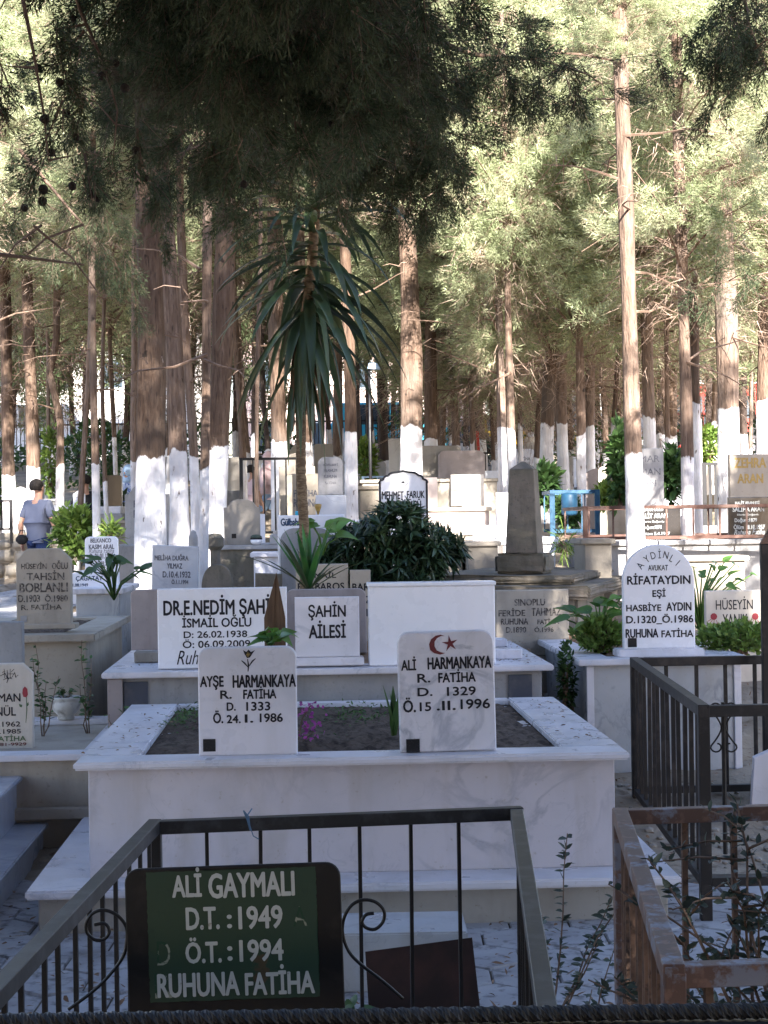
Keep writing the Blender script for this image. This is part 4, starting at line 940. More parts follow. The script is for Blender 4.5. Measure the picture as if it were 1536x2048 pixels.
tree(1268, 36, 900, 13.2, 'straight sunlit cypress left of the Omar Osman Aran headstone', [(1262, 700), (1254, 450), (1244, 200)], 130, stubs=4, variant=3, cs=1.05)
tree(1298, 26, 836, 19.5, 'cypress close behind the straight sunlit one', [(1294, 700)], 640, variant=5, cs=1.30)
tree(1325, 17, 866, 34, 'dark far cypress right of the Omar Osman Aran headstone', None, 690, cs=1.30)
tree(1343, 20, 872, 29, 'cypress with glowing short limewash right of the grey Aran headstone', None, 640, cs=1.30)
tree(1371, 25, 916, 15.2, 'shaded cypress standing in the rusty low fence', [(1366, 700), (1362, 450)], 560, cs=1.05)
tree(1392, 21, 806, 18, 'cypress with tall white base behind the shaded one in the fence', [(1388, 700)], 610, variant=6, cs=1.30)
tree(1455, 46, 816, 17.2, 'thick mottled cypress left of the Zehra Aran headstone', [(1452, 700), (1446, 500), (1440, 300)], 470, variant=5, cs=1.30)
tree(1415, 12, 880, 38, 'thin far cypress left of the thick mottled one', None, 660, cs=1.30)
tree(1490, 17, 866, 33, 'dark far cypress right of the thick mottled one', None, 640, cs=1.30)
tree(1528, 31, 806, 18.5, 'cypress at the right edge with a bright tall white base', [(1530, 700), (1526, 500)], 560, cs=1.30)
rr = random.Random(5)
for k in range(60):
    px = -120 + k * 30 + rr.uniform(-14, 14); Y = rr.uniform(36, 58)
    tree(px, rr.uniform(8, 14), None or 905, Y, 'thin far cypress trunk in the back rows near the boundary fence', None, None, group='cypresses in the back rows', cs=rr.uniform(1.1, 1.5), wash=rr.choice([1.2, 1.4, 1.0]), cb=rr.uniform(2.6, 4.2))
for k, (px, Y, yc) in enumerate([(890, 31, 690), (925, 26, 730), (975, 30, 770), (1048, 29, 760), (1070, 24, 640), (1140, 30.5, 770), (1212, 28, 700), (1235, 30, 760), (1350, 27, 690), (1425, 29, 720), (1500, 27, 650), (1290, 30, 740), (1560, 22, 520), (880, 28, 560), (905, 24.5, 700), (960, 26, 770), (1110, 25, 760), (1010, 22.5, 640), (1220, 22, 640), (1330, 21, 620), (1400, 20, 560), (880, 25.5, 700), (942, 24, 740), (990, 24.5, 720), (1040, 25, 750), (1085, 27, 790), (1125, 23.5, 720), (1170, 30, 780),
                                 (-20, 22, 420), (92, 30, 680), (150, 25, 520), (232, 29, 640), (212, 24, 420), (330, 30, 620), (500, 30, 600)]):
    tree(px, rr.uniform(8, 13), 890, Y, 'slender cypress with low bright foliage among the middle rows', None, yc, group='slender cypresses in the middle rows', cs=rr.uniform(1.2, 1.5), wash=rr.choice([1.3, 1.6, 1.1]))
# trees just outside the picture whose shade falls over the near graves
RV = [(-3.2, 6.0, .2, 10.0, 3.4, 1.5), (1.3, 3.9, .15, 13.5, 5.4, 1.5), (-1.6, 4.2, .17, 13.5, 5.2, 1.5), (3.6, 3.0, .2, 8.0, 3.4, 1.2), (2.1, 5.2, .16, 8.0, 4.4, .85), (4.7, 8.4, .2, 8.4, 4.4, 1.1), (-6.0, 10.5, .2, 9.5, 3.0, 1.2), (-4.6, 2.0, .2, 9.5, 2.6, 1.4), (-8.5, 15.5, .2, 10, 3.2, 1.3)]
rr = random.Random(12)
for y0, cb0 in ((-.7, 3.0), (-2.2, 1.9), (-4.2, 1.6), (-7.0, 1.6)):
    for x0 in np.arange(-3.4, 6.4, 1.75):
        RV.append((x0 + rr.uniform(-.35, .35) + (.8 if y0 in (-2.2, -7.0) else 0), y0 + rr.uniform(-.4, .4), .17, 7.3 - .5 * y0 + rr.uniform(-.3, .6) + (2.0 if x0 < 1.2 else .6 if x0 < 2.6 else 0), cb0, 1.15))
for x, y, r, tp, cb, cs_ in RV:
    tree(0, 0, 900, y, 'cypress standing beside or behind the viewer that shades the near graves', None, None, group='cypresses around the viewer', cs=cs_, xyz=(x, y, 0), r0=r, top=tp, wash=1.4)
    o = C.objects[-1]
    root = [q for q in C.objects if q.name.startswith('cypress_tree')][-1]
    for c in root.children:
        if c.name.startswith(('crown', 'limb')): c.location.z = cb; c.scale.z = (tp - cb) / 6.0

# overhanging near boughs (one tree's drooping boughs reaching into the top of the picture)
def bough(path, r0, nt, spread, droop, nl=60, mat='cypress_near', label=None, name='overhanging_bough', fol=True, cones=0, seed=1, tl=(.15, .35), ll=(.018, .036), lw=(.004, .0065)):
    rg = np.random.default_rng(seed)
    pts = np.array(path, float); ts = np.linspace(0, 1, len(pts))
    o = thing(name, label, 'tree bough', tuple(pts[0]))
    loc = pts - pts[0]
    B().tube(loc.tolist(), [r0 * (1 - .8 * t) for t in ts], 6, True, .1).build('branch', M['wood_limb'], o, True)
    G_ = 11; ng = max(4, nt // G_); nt = ng * G_
    tt = rg.uniform(.05, 1, ng); pg = np.stack([np.interp(tt, ts, loc[:, k]) for k in range(3)], 1)
    og = rg.normal(size=(ng, 3)) * np.array(spread)[None]
    dg_ = og * 1.2 + np.array([0, 0, -droop])[None] + rg.normal(size=(ng, 3)) * .4; dg_ /= np.linalg.norm(dg_, axis=1, keepdims=True)
    pp = np.repeat(pg, G_, 0); off = np.repeat(og, G_, 0) + rg.normal(size=(nt, 3)) * .012
    dd = np.repeat(dg_, G_, 0) + rg.normal(size=(nt, 3)) * .38; dd /= np.linalg.norm(dd, axis=1, keepdims=True)
    along = (np.arange(nt) % G_) / G_; p0 = pp + off + np.repeat(dg_, G_, 0) * (along * .16)[:, None]; L_ = rg.uniform(*tl, nt) * (1.1 - .6 * along)
    tw = scatter(NEEDLE, p0, dd, L_ * 1.1, .005)
    tb = scatter(NEEDLE, pg, og + 1e-5, np.linalg.norm(og, axis=1) * 1.1, .011)
    td2 = scatter(NEEDLE, pg + og, dg_, .24, .009)
    s_ = rg.uniform(0, 1, (nt, nl)); side = rg.normal(size=(nt, nl, 3)); side /= np.linalg.norm(side, axis=2, keepdims=True)
    base = p0[:, None] + dd[:, None] * (L_[:, None] * s_)[:, :, None] + side * (.006 + .018 * np.sin(3 * s_))[:, :, None]
    D = dd[:, None] + side * .9
    tw = cat([tw, td2])
    N = nt * nl
    parts = [tw, tb]
    V, Fq = cat(parts); raw('twigs', V, Fq, M['wood_limb'], o)
    if fol:
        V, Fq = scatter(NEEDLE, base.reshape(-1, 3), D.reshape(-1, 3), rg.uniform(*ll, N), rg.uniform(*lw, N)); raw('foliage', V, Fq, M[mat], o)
    if cones:
        idx = rg.integers(0, nt, cones)
        for q in idx: B().ball((p0[q] + dd[q] * L_[q] * .8).tolist(), rg.uniform(.011, .016), 2, (1, 1, 1.05)).rough(.0012).build('cone', M['cone'], o)
    return o
def PP(l): return [tuple(P(*q)) for q in l]
bough(PP([(60, -520, 5.6), (230, -300, 5.8), (380, -80, 5.9), (540, 50, 6.0), (720, 80, 6.1)]), .03, 1700, (.16, .28, .13), .9, 62, label='dense dark drooping cypress bough across the upper left', seed=1, cones=26)
bough(PP([(100, -620, 6.3), (300, -330, 6.4), (520, -160, 6.4), (680, -20, 6.4), (800, 60, 6.4)]), .03, 1700, (.17, .3, .15), .9, 62, label='second dark cypress bough hanging down to the palm like crown', seed=2, cones=18)
bough(PP([(100, -500, 5.2), (300, -260, 5.2), (480, -120, 5.3), (640, -120, 5.4), (760, -90, 5.4)]), .03, 800, (.12, .2, .10), .8, 60, label='uppermost shaded cypress bough along the top edge', seed=3, cones=10)
bough(PP([(20, -120, 5.2), (50, 20, 5.2), (70, 120, 5.2), (88, 230, 5.2), (98, 330, 5.2)]), .008, 60, (.07, .06, .05), .9, 30, label='thin bare hanging twig with round cones near the left edge', name='hanging_twig', seed=4, cones=12, tl=(.08, .2))
bough(PP([(110, -160, 5.6), (160, 20, 5.6), (205, 120, 5.6), (235, 220, 5.6), (225, 330, 5.6)]), .008, 90, (.07, .08, .06), .9, 36, label='second hanging twig with cones just right of the leftmost one', name='hanging_twig', seed=5, cones=11, tl=(.08, .2))
bough(PP([(560, -100, 8.5), (800, 60, 8.6), (950, 110, 8.6), (1080, 120, 8.7), (1180, 150, 8.8)]), .02, 450, (.18, .25, .05), .5, 60, label='shaded horizontal cypress bough across the top centre right', seed=6)
bough(PP([(620, -60, 8.5), (700, 140, 8.7), (800, 230, 8.7), (860, 330, 8.7)]), .016, 1000, (.16, .2, .16), .8, 60, label='dark bough hanging right of the palm like crown', seed=7)
bough(PP([(300, -60, 8.3), (420, 120, 8.4), (520, 240, 8.5), (600, 330, 8.6)]), .016, 1200, (.18, .2, .16), .8, 60, label='dark bough hanging left of the palm like crown', seed=8)
bough(PP([(1700, 380, 12), (1560, 540, 12), (1420, 570, 12)]), .016, 110, (.10, .15, .07), .4, 50, label='dark thin bough reaching in from the right edge', seed=9)

bough(PP([(120, 60, 9.5), (240, 180, 9.6), (330, 250, 9.6), (440, 280, 9.7)]), .016, 700, (.2, .25, .2), .8, 60, label='dark bough hanging in front of the biggest trunk top', seed=10)
bough(PP([(40, 300, 13), (140, 420, 13), (230, 520, 13.2)]), .016, 260, (.2, .25, .2), .9, 60, label='shaded low cypress bough at the left between the slim trunks', seed=11)
bough(PP([(1480, -60, 8), (1500, 60, 8), (1540, 150, 8)]), .012, 260, (.12, .2, .15), .7, 60, label='dark bough hanging into the top right corner', seed=12)

# ================================================================== YUCCA
yb = Vector((P(612, 1150, 10.3).x, 10.3, .15))
yo = thing('yucca_tree', 'tall dark yucca tree with drooping sword leaves on a slender ringed trunk', 'tree', tuple(yb))
tp = [(612, 1160), (608, 1050), (602, 950), (602, 850), (600, 760), (604, 680), (616, 600), (624, 520), (630, 430), (634, 350), (640, 262)]
tps = [P(u, v, 10.3) - yb for u, v in tp]; tps[0].z = 0
pts_ = []
for i in range(len(tps) - 1):
    for f in np.linspace(0, 1, 12, endpoint=False): pts_.append(tps[i].lerp(tps[i + 1], f))
B().tube(pts_, [(.031 if i < 60 else .038) * (1 + .12 * (i % 2)) * (1 - .25 * i / len(pts_)) for i in range(len(pts_))], 12, True, .03).build('trunk', MB_('yucca_trunk', (.13, .09, .06), .9, .1).layer(30, (.23, .17, .11), .45, .6, stretch=(1, 1, 3)).bump(60, .7, .005, stretch=(1, 1, 4)).done(), yo, True)
def sword(base, d, L, w_, droop, n=9, fold=.5):
    V = []; d = d.normalized(); side = d.cross(Vector((0, 0, 1))); side = side.normalized() if side.length > .05 else Vector((1, 0, 0))
    p = Vector(base); dd = d.copy()
    for i in range(n):
        t = i / (n - 1); wd = w_ * min(1, .45 + t * 2.2) * (1 - t ** 2.6) + .001; nm = side.cross(dd).normalized()
        V += [p - side * wd + nm * wd * fold, p.copy(), p + side * wd + nm * wd * fold]
        dd = (dd + Vector((0, 0, -droop / n * (1 + 1.6 * t)))).normalized(); p = p + dd * (L / (n - 1))
    Fq = []
    for i in range(n - 1):
        a = 3 * i; Fq += [(a, a + 1, a + 4, a + 3), (a + 1, a + 2, a + 5, a + 4)]
    return np.array([tuple(v) for v in V]), np.array(Fq)
def whorl(n, zs, axis, elev, L, wd, droop, mat, name, parent, seed=0, azr=(0, 6.28)):
    rr = random.Random(seed); parts = []
    for i in range(n):
        f = rr.random(); zc = zs[0] + (zs[1] - zs[0]) * f; base = axis(zc); a = rr.uniform(*azr); e = elev(f) + rr.uniform(-.22, .22)
        parts.append(sword(base, Vector((math.cos(a) * math.cos(e), math.sin(a) * math.cos(e), math.sin(e))), rr.uniform(*L), rr.uniform(*wd), droop * rr.uniform(.6, 1.4)))
    V, Fq = cat(parts); return raw(name, V, Fq, M[mat], parent, True)
zt0 = P(0, 700, 10.3).z - yb.z; zt1 = P(0, 268, 10.3).z - yb.z
ax_ = lambda z: Vector((float(np.interp(z, [p.z for p in tps], [p.x for p in tps])), 0, z))
whorl(155, (zt0 + .10, zt1), ax_, lambda f: -.6 + 1.75 * f, (.55, .88), (.022, .038), .85, 'yucca', 'leaves', yo, 3)
whorl(26, (zt0 - .1, zt0 + .4), ax_, lambda f: -.9, (.45, .75), (.018, .028), 1.6, 'yucca', 'drooping_leaves', yo, 5)
whorl(26, (zt0 - .15, zt0 + .2), ax_, lambda f: -1.2, (.35, .6), (.010, .018), 1.2, 'yucca_dead', 'dead_leaves', yo, 4)
yo2 = thing('young_yucca', 'bright green young yucca clump at the foot of the yucca trunk', 'plant', (P(618, 1176, 10.1).x, 10.1, P(618, 1185, 10.1).z))
whorl(15, (0, .03), lambda z: Vector((0, 0, z)), lambda f: 1.25, (.32, .47), (.016, .027), .12, 'yucca_young', 'upright_leaves', yo2, 7)
whorl(10, (0, .03), lambda z: Vector((0, 0, z)), lambda f: .75, (.35, .52), (.009, .015), .25, 'yucca', 'spreading_leaves', yo2, 8)

# ================================================================== SHRUBS AND PLANTS
def shrub(name, label, c, rad, n, ln, wd, mat, T=LENS, cat_='shrub', whorls=0, stems=8, group=None, up=.3, seed=0, base=None):
    """c = centre, rad = (rx, ry, rz)"""
    rg = np.random.default_rng(seed + 50); base = base if base is not None else c[2] - rad[2]
    o = thing(name, label, cat_, (c[0], c[1], base), 0, group)
    v = rg.normal(size=(n, 3)); v /= np.linalg.norm(v, axis=1, keepdims=True); v *= (rg.uniform(.25, 1, n) ** .45)[:, None]
    lump = 1 + .22 * np.sin(v[:, 0] * 5 + seed) * np.cos(v[:, 2] * 6 + seed * 2)
    p = v * np.array(rad) * lump[:, None]; p[:, 2] += c[2] - base
    d = v * .7 + np.array([0, 0, up]) + rg.normal(size=(n, 3)) * .45
    if whorls:
        p = np.repeat(p, whorls, 0); ang = np.tile(np.arange(whorls) * 2 * PI / whorls, n) + np.repeat(rg.uniform(0, 6, n), whorls)
        dn = np.repeat(v + np.array([0, 0, up]) + rg.normal(size=(n, 3)) * .2, whorls, 0); dn /= np.linalg.norm(dn, axis=1, keepdims=True)
        a = np.cross(dn, np.array([0, .3, 1.0])); a /= np.linalg.norm(a, axis=1, keepdims=True); b2 = np.cross(dn, a)
        d = dn * .45 + a * np.cos(ang)[:, None] + b2 * np.sin(ang)[:, None]
    N = len(p)
    V, Fq = scatter(T, p, d, rg.uniform(ln[0], ln[1], N), rg.uniform(wd[0], wd[1], N), np.tile([0, 0, 1.], (N, 1)) + rg.normal(size=(N, 3)) * .4)
    raw('leaves', V, Fq, M[mat], o)
    b = B()
    for k in range(stems):
        q = p[rg.integers(0, N)]; b.tube([(rg.uniform(-.04, .04), rg.uniform(-.04, .04), 0), (q * .5 + np.array([0, 0, .05])).tolist(), q.tolist()], [.012, .008, .003], 5)
    b.build('stems', M['wood_limb'], o); return o
def sh(name, label, x0, x1, y0, y1, Y, n, ln, wd, mat, **k):
    a = P((x0 + x1) / 2, (y0 + y1) / 2, Y); return shrub(name, label, (a.x, Y, a.z), ((x1 - x0) / F * Y / 2, k.pop('dep', .8) * (x1 - x0) / F * Y / 2, (y1 - y0) / F * Y / 2), n, ln, wd, mat, **k)
sh('shrub', 'large dark green whorled leaf shrub in front of the scalloped headstone', 655, 915, 1015, 1215, 11.9, 900, (.08, .14), (.020, .032), 'darkshrub', T=LANCE, whorls=7, seed=1)
sh('shrub', 'smaller dark leafy shoot rising at the left of the dark shrub', 625, 720, 1085, 1180, 11.7, 160, (.08, .12), (.018, .028), 'darkshrub', T=LANCE, whorls=6, seed=2)
sh('shrub', 'sunny yellow green bush between the man and the slim cypress', 105, 195, 1015, 1115, 19.5, 900, (.07, .13), (.04, .07), 'bush', seed=3)
sh('shrub', 'small yellow green sprig below the black tapered headstone', 205, 240, 1045, 1090, 18.5, 160, (.08, .16), (.02, .04), 'bush', seed=4)
for k, (x0, x1, y0, y1, Y, lb, mt) in enumerate([(120, 262, 840, 985, 31, 'dense dark green bush behind the slim left cypress', 'bush_mid'), (85, 118, 850, 990, 29, 'tall narrow light green bush left of the crooked cypress', 'bush'),
        (-20, 30, 930, 1040, 29, 'green bush at the far left edge', 'bush_mid'), (200, 262, 985, 1020, 29, 'dark bush beside the black tapered headstone', 'darkshrub'),
        (712, 752, 885, 960, 27, 'climbing leafy plant right of the tall whitewashed cypress', 'bush'), (1150, 1245, 850, 960, 30, 'loose green bush left of the straight sunlit cypress', 'bush_mid'),
        (1222, 1252, 850, 1015, 15.8, 'leafy climber hanging left of the Omar Osman Aran headstone', 'bush_mid'), (1398, 1440, 850, 925, 27, 'tall light green bush left of the thick mottled cypress', 'bush'),
        (1325, 1362, 900, 1000, 16.5, 'palm leaved plant right of the Omar Osman Aran headstone', 'bush_mid'), (515, 545, 740, 900, 52, 'bright green tree far behind the pink scarf woman', 'bush'),
        (1068, 1112, 935, 1010, 17.8, 'grey green bush between the obelisk and the blue frame', 'bush_mid'), (1122, 1150, 1000, 1050, 16.8, 'green plant inside the blue iron frame', 'bush_mid'),
        (1200, 1235, 975, 1010, 18.5, 'flowering green plant right of the blue iron frame', 'bush')]):
    n = 1600 if k == 0 else 520
    sh('bush', lb, x0, x1, y0, y1, Y, n, (.07, .15), (.03, .07), mt, seed=20 + k, dep=1.0)
rr = random.Random(8)
for k in range(16):
    px = 20 + k * 98 + rr.uniform(-40, 40); Y = rr.uniform(50, 59); q = P(px, 900, Y); h_ = rr.uniform(.5, 1.1)
    shrub('bush', 'dark bush at the foot of the boundary fence', (q.x, Y, g(q.x, Y) + h_ * .8), (rr.uniform(.6, 1.3), .6, h_), 260, (.15, .28), (.08, .15), rr.choice(['bush_mid', 'bush_mid', 'darkshrub']), seed=70 + k, group='bushes along the boundary fence')
# arum / broad leaf plants
def broad(label, cx, by, Y, n, h, ln, wd, mat='arum', seed=0, name='broad_leaf_plant', spread=.35, flowers=0, zb=None):
    rg = np.random.default_rng(seed); b0 = P(cx, by, Y); o = thing(name, label, 'plant', (b0.x, Y, b0.z if zb is None else zb))
    a = rg.uniform(0, 2 * PI, n); r = rg.uniform(.15, 1, n) * spread; z = rg.uniform(.45, 1, n) * h
    p = np.stack([np.cos(a) * r, np.sin(a) * r * .7, z], 1); d = np.stack([np.cos(a), np.sin(a) * .7, rg.uniform(-.5, .5, n)], 1)
    U = np.stack([np.zeros(n), np.full(n, -.5), np.ones(n)], 1) + rg.normal(size=(n, 3)) * .35
    V, Fq = scatter(HEART, p, d, rg.uniform(*ln, n), rg.uniform(*wd, n), U); raw('leaves', V, Fq, M[mat], o, True)
    b = B()
    for i in range(n): b.tube([(0, 0, 0), (p[i][0] * .3, p[i][1] * .3, p[i][2] * .6), tuple(p[i])], [.007, .006, .004], 6)
    b.build('stalks', M[mat], o, True)
    for i in range(flowers):
        q = Vector((rg.uniform(-.05, .05), 0, h * 1.15)); B().lathe([(.004, 0), (.01, .02), (.022, .05), (.026, .07), (.012, .075)], 10, tuple(q)).build('flower', M['paint_gold'], o, True)
    return o
broad('broad dark leaf plant behind the marble slab grave at left', 228, 1200, 12.3, 20, .34, (.09, .17), (.05, .09), 'bush_mid', 3, spread=.30)
broad('green arum leaves with a yellow bud right of the yucca trunk', 645, 1110, 11.3, 8, .24, (.10, .15), (.08, .12), 'arum', 4, spread=.14, flowers=1)
broad('bright arum leaves left of the round topped headstone', 1200, 1290, 9.8, 20, .28, (.07, .15), (.045, .09), 'arum', 5, spread=.24)
broad('broad leaf plant spreading behind and right of the round topped headstone', 1400, 1262, 11.7, 30, .50, (.06, .11), (.035, .065), 'arum', 6, spread=.42)
broad('low green leaves behind the tulip headstone', 540, 1296, 8.0, 12, .09, (.06, .1), (.05, .08), 'arum', 7, spread=.12)
broad('small lobed leaf plant beside the brown metal sheet', 712, 1990, 5.0, 9, .12, (.05, .08), (.05, .07), 'bush_mid', 8, spread=.07, zb=.02)
sh('ivy', 'green ivy on the grave soil left of the round topped headstone', 1150, 1248, 1238, 1308, 9.75, 1100, (.02, .05), (.015, .032), 'bush', cat_='plant', seed=50, up=.8)
sh('ivy', 'sunlit ivy on the grave soil right of the round topped headstone', 1392, 1560, 1248, 1308, 9.9, 1500, (.02, .055), (.015, .035), 'bush', cat_='plant', seed=51, up=.8)
sh('ivy', 'trailing ivy hanging down beside the worn beige tomb', 1118, 1150, 1275, 1440, 9.45, 420, (.02, .045), (.015, .03), 'bush_mid', cat_='plant', seed=52)
sh('grass_tuft', 'drooping light green tuft beyond the obelisk slab', 1112, 1140, 1065, 1105, 14.6, 90, (.1, .2), (.008, .014), 'bush', cat_='plant', seed=53, up=-.2)
# weeds on the double grave
for k, (x0, x1, y0, y1, lb) in enumerate([(640, 770, 1395, 1425, 'patch of small weeds on the dark soil between the two headstones'), (330, 397, 1410, 1450, 'small weeds on the soil left of the tulip headstone')]):
    a = P((x0 + x1) / 2, (y0 + y1) / 2, 7.6); n = 230; rg = np.random.default_rng(k)
    p = np.stack([rg.normal(size=n) * (x1 - x0) / F * 7.6 * .3, rg.normal(size=n) * .22, rg.uniform(0, .035, n)], 1)
    o = thing('weeds', lb, 'plant', (a.x, 7.8, .665))
    raw('leaves', *scatter(LENS, p, np.stack([rg.normal(size=n), rg.normal(size=n), rg.uniform(0, 1, n)], 1), rg.uniform(.012, .03, n), rg.uniform(.006, .014, n), np.tile([0, 0, 1.], (n, 1)) + rg.normal(size=(n, 3)) * .3), M['weed'], o)
a = P(618, 1446, 7.0); o = thing('bougainvillea', 'magenta bougainvillea sprig leaning out from behind the tulip headstone', 'plant', (a.x - .03, 7.0, .66))
rg = np.random.default_rng(9); n = 70
p = np.stack([rg.normal(size=n) * .028 + .03, rg.normal(size=n) * .03, np.abs(rg.uniform(.0, .17, n))], 1)
raw('bracts', *scatter(LENS, p, rg.normal(size=(n, 3)), rg.uniform(.014, .024, n), rg.uniform(.011, .018, n)), M['pinkflower'], o)
B().tube([(-.02, .05, 0), (.0, .02, .1), (.04, 0, .16)], .003, 5).tube([(0, .03, 0), (.05, 0, .05)], .002, 5).build('stem', M['wood_limb'], o)
o = thing('snake_plant', 'stiff upright grey green leaf clump left of the crescent headstone', 'plant', (P(788, 1440, 7.15).x, 7.15, .66))
whorl(5, (0, .01), lambda z: Vector((0, 0, z)), lambda f: 1.42, (.18, .26), (.012, .021), .05, 'bush_mid', 'leaves', o, 3)
# sprigs left of the small kerbed grave
def sprig(label, px, py, Y, zb, hs, n, ln, mat='bush_mid', seed=0, name='leafy_sprig', lean=.1, stem_r=.004):
    rg = np.random.default_rng(seed); a = P(px, py, Y); o = thing(name, label, 'plant', (a.x, Y, zb)); b = B(); ps, ds = [], []
    for h in hs:
        lx, ly = rg.uniform(-lean, lean), rg.uniform(-lean, lean) * .6; L_ = [(lx * t * h * 3, ly * t * h * 3, h * t) for t in np.linspace(0, 1, 6)]
        L_ = [(x + rg.normal() * .006, y, z) for x, y, z in L_]; b.tube(L_, [stem_r * (1 - .6 * t) for t in np.linspace(0, 1, 6)], 5)
        q = np.array(L_); m = max(6, int(n * h)); t = rg.uniform(.2, 1, m)
        pp = np.stack([np.interp(t, np.linspace(0, 1, 6), q[:, k]) for k in range(3)], 1); ps.append(pp); d = rg.normal(size=(m, 3)); d[:, 2] = np.abs(d[:, 2]) * .5; ds.append(d)
    p = np.concatenate(ps); d = np.concatenate(ds); m = len(p)
    b.build('stems', M['wood_limb'], o, True)
    raw('leaves', *scatter(LENS, p, d, rg.uniform(ln * .6, ln * 1.2, m), rg.uniform(ln * .3, ln * .5, m), np.tile([0, -.3, 1.], (m, 1)) + rg.normal(size=(m, 3)) * .4), M[mat], o)
    return o
sprig('thin leafy sprigs growing left of the white pot', 88, 1440, 8.9, .45, [.3, .42, .5, .34], 60, .045, seed=1)
sprig('leafy sprigs right of the white pot', 175, 1440, 9.0, .45, [.28, .42, .52], 55, .045, seed=2)
sprig('small dark sprig by the family grave corner', 235, 1410, 8.6, .45, [.16, .2], 60, .04, seed=3)
sprig('little green plant standing in the white pot', 129, 1415, 9.4, .59, [.06, .07, .08, .06, .07], 220, .03, seed=4, name='potted_plant', lean=.3)
sprig('thin reddish sprig before the beige tomb panel', 1110, 1380, 9.7, .2, [.3, .34], 40, .04, seed=5)
sprig('upright small leaved sprig between the two near fences', 1108, 1950, 5.2, 0, [.62, .5, .42, .36, .3], 95, .034, 'greyleaf', 6, lean=.22)
sprig('low leaning sprigs on the pavers by the rusty fence', 1170, 1990, 4.8, 0, [.3, .25, .35, .2], 110, .034, 'greyleaf', 7, lean=.5)
# arching shrub inside the rusty fence
def wild(label, c, n, R_, H_, seed, nl=34):
    rg = np.random.default_rng(seed); o = thing('wild_shrub', label, 'shrub', c); b = B(); ps, ds = [], []
    for k in range(n):
        a = rg.uniform(0, 2 * PI); r = rg.uniform(.2, 1) * R_; h = rg.uniform(.35, 1) * H_; q = np.array([[math.cos(a) * r * t ** 1.3, math.sin(a) * r * t ** 1.3, h * (1.25 * t - .3 * t * t)] for t in np.linspace(0, 1, 7)]) + rg.normal(size=(7, 3)) * .012
        b.tube(q.tolist(), [.007 * (1 - .75 * t) for t in np.linspace(0, 1, 7)], 5)
        for j in range(4):
            t0 = rg.uniform(.3, 1); p0 = np.array([np.interp(t0, np.linspace(0, 1, 7), q[:, m]) for m in range(3)]); d = rg.normal(size=3) * np.array([.14, .14, .09]); e = p0 + d
            b.tube([p0.tolist(), (p0 + d * .5 + [0, 0, .01]).tolist(), e.tolist()], [.003, .0025, .0015], 4)
            t = rg.uniform(0, 1, 12)[:, None]; ps.append(p0 + (e - p0) * t); ds.append(rg.normal(size=(12, 3)))
        t = rg.uniform(.25, 1, nl); ps.append(np.stack([np.interp(t, np.linspace(0, 1, 7), q[:, m]) for m in range(3)], 1)); ds.append(rg.normal(size=(nl, 3)))
    p = np.concatenate(ps); d = np.concatenate(ds); m = len(p); d[:, 2] = np.abs(d[:, 2])
    b.build('branches', M['wood_limb'], o, True)
    raw('leaves', *scatter(LENS, p, d, rg.uniform(.018, .036, m), rg.uniform(.009, .016, m), np.tile([0, -.2, 1.], (m, 1)) + rg.normal(size=(m, 3)) * .5), M['greyleaf'], o); return o
wild('straggly grey green shrub filling the rusty fenced plot', (.88, 3.65, 0), 46, .52, 1.0, 1, 60)
wild('second low straggly shrub at the front of the rusty fenced plot', (.82, 3.0, 0), 24, .42, .8, 2, 50)

# ================================================================== FENCES
def fence(name, label, runs, zt, rail=.032, bar=.010, mat='iron', matbar=None, zbot=None, posts=(), postw=.04, matpost=None, group=None, flatbar=False, topmat=None):
    """runs: list of ((x0, y0), (x1, y1), spacing, offset)"""
    x0, y0 = runs[0][0]; zg = min(g(x0, y0), 9)
    o = thing(name, label, 'fence', (x0, y0, 0), 0, group); mb = M[matbar or mat]
    zt0 = zt
    for ri, (a, c, sp, off) in enumerate(runs):
        zt = zt0 - .0022 * ri
        a = Vector((a[0] - x0, a[1] - y0, 0)); c = Vector((c[0] - x0, c[1] - y0, 0)); d = c - a; L_ = d.length; ang = math.atan2(d.y, d.x)
        R4 = Matrix.Translation(a) @ Matrix.Rotation(ang, 4, 'Z')
        B().box(-rail / 2 + .001, L_ + rail / 2 - .001, -rail / 2, rail / 2, zt - rail, zt, .0015, rot=R4).build('top_rail', M[topmat or mat], o)
        if zbot is not None: B().box(rail / 2, L_ - rail / 2, -rail / 2.4, rail / 2.4, zbot, zbot + rail * .8, .0015, rot=R4).build('bottom_rail', mb, o)
        b0 = None; t = off
        while t < L_ - sp * .3:
            if b0 is None:
                zb = (zbot + rail * .8) if zbot is not None else 0
                hwx = bar / 2 if not flatbar else bar
                b0 = B().box(-hwx, hwx, -bar / 2, bar / 2, zb, zt - rail, .0008).build('baluster', mb, o); q = b0
            else: q = b0.copy(); C.objects.link(q); q.parent = o
            q.location = a + d.normalized() * t; q.rotation_euler = (random.uniform(-.006, .006), random.uniform(-.006, .006), ang); t += sp
    for (px_, py_) in posts:
        B().box(px_ - x0 - postw / 2, px_ - x0 + postw / 2, py_ - y0 - postw / 2, py_ - y0 + postw / 2, 0, zt0 - .014, .002).build('corner_post', M[matpost or mat], o)
    return o
# enclosure with the green sign
BL, BR, FR, FL = (-.593, 4.18), (.335, 4.31), (.241, 2.55), (-.652, 2.53)
fence('iron_fence', 'black iron grave enclosure with thin bars carrying the green sign', [(FL, BL, .135, .08), (BL, BR, .13, .135), (FR, BR, .135, .1), (FL, FR, .6, .3)], .849, .033, .0095, 'iron', posts=[(BL[0] + .001, BL[1])], postw=.034, topmat='iron_top')
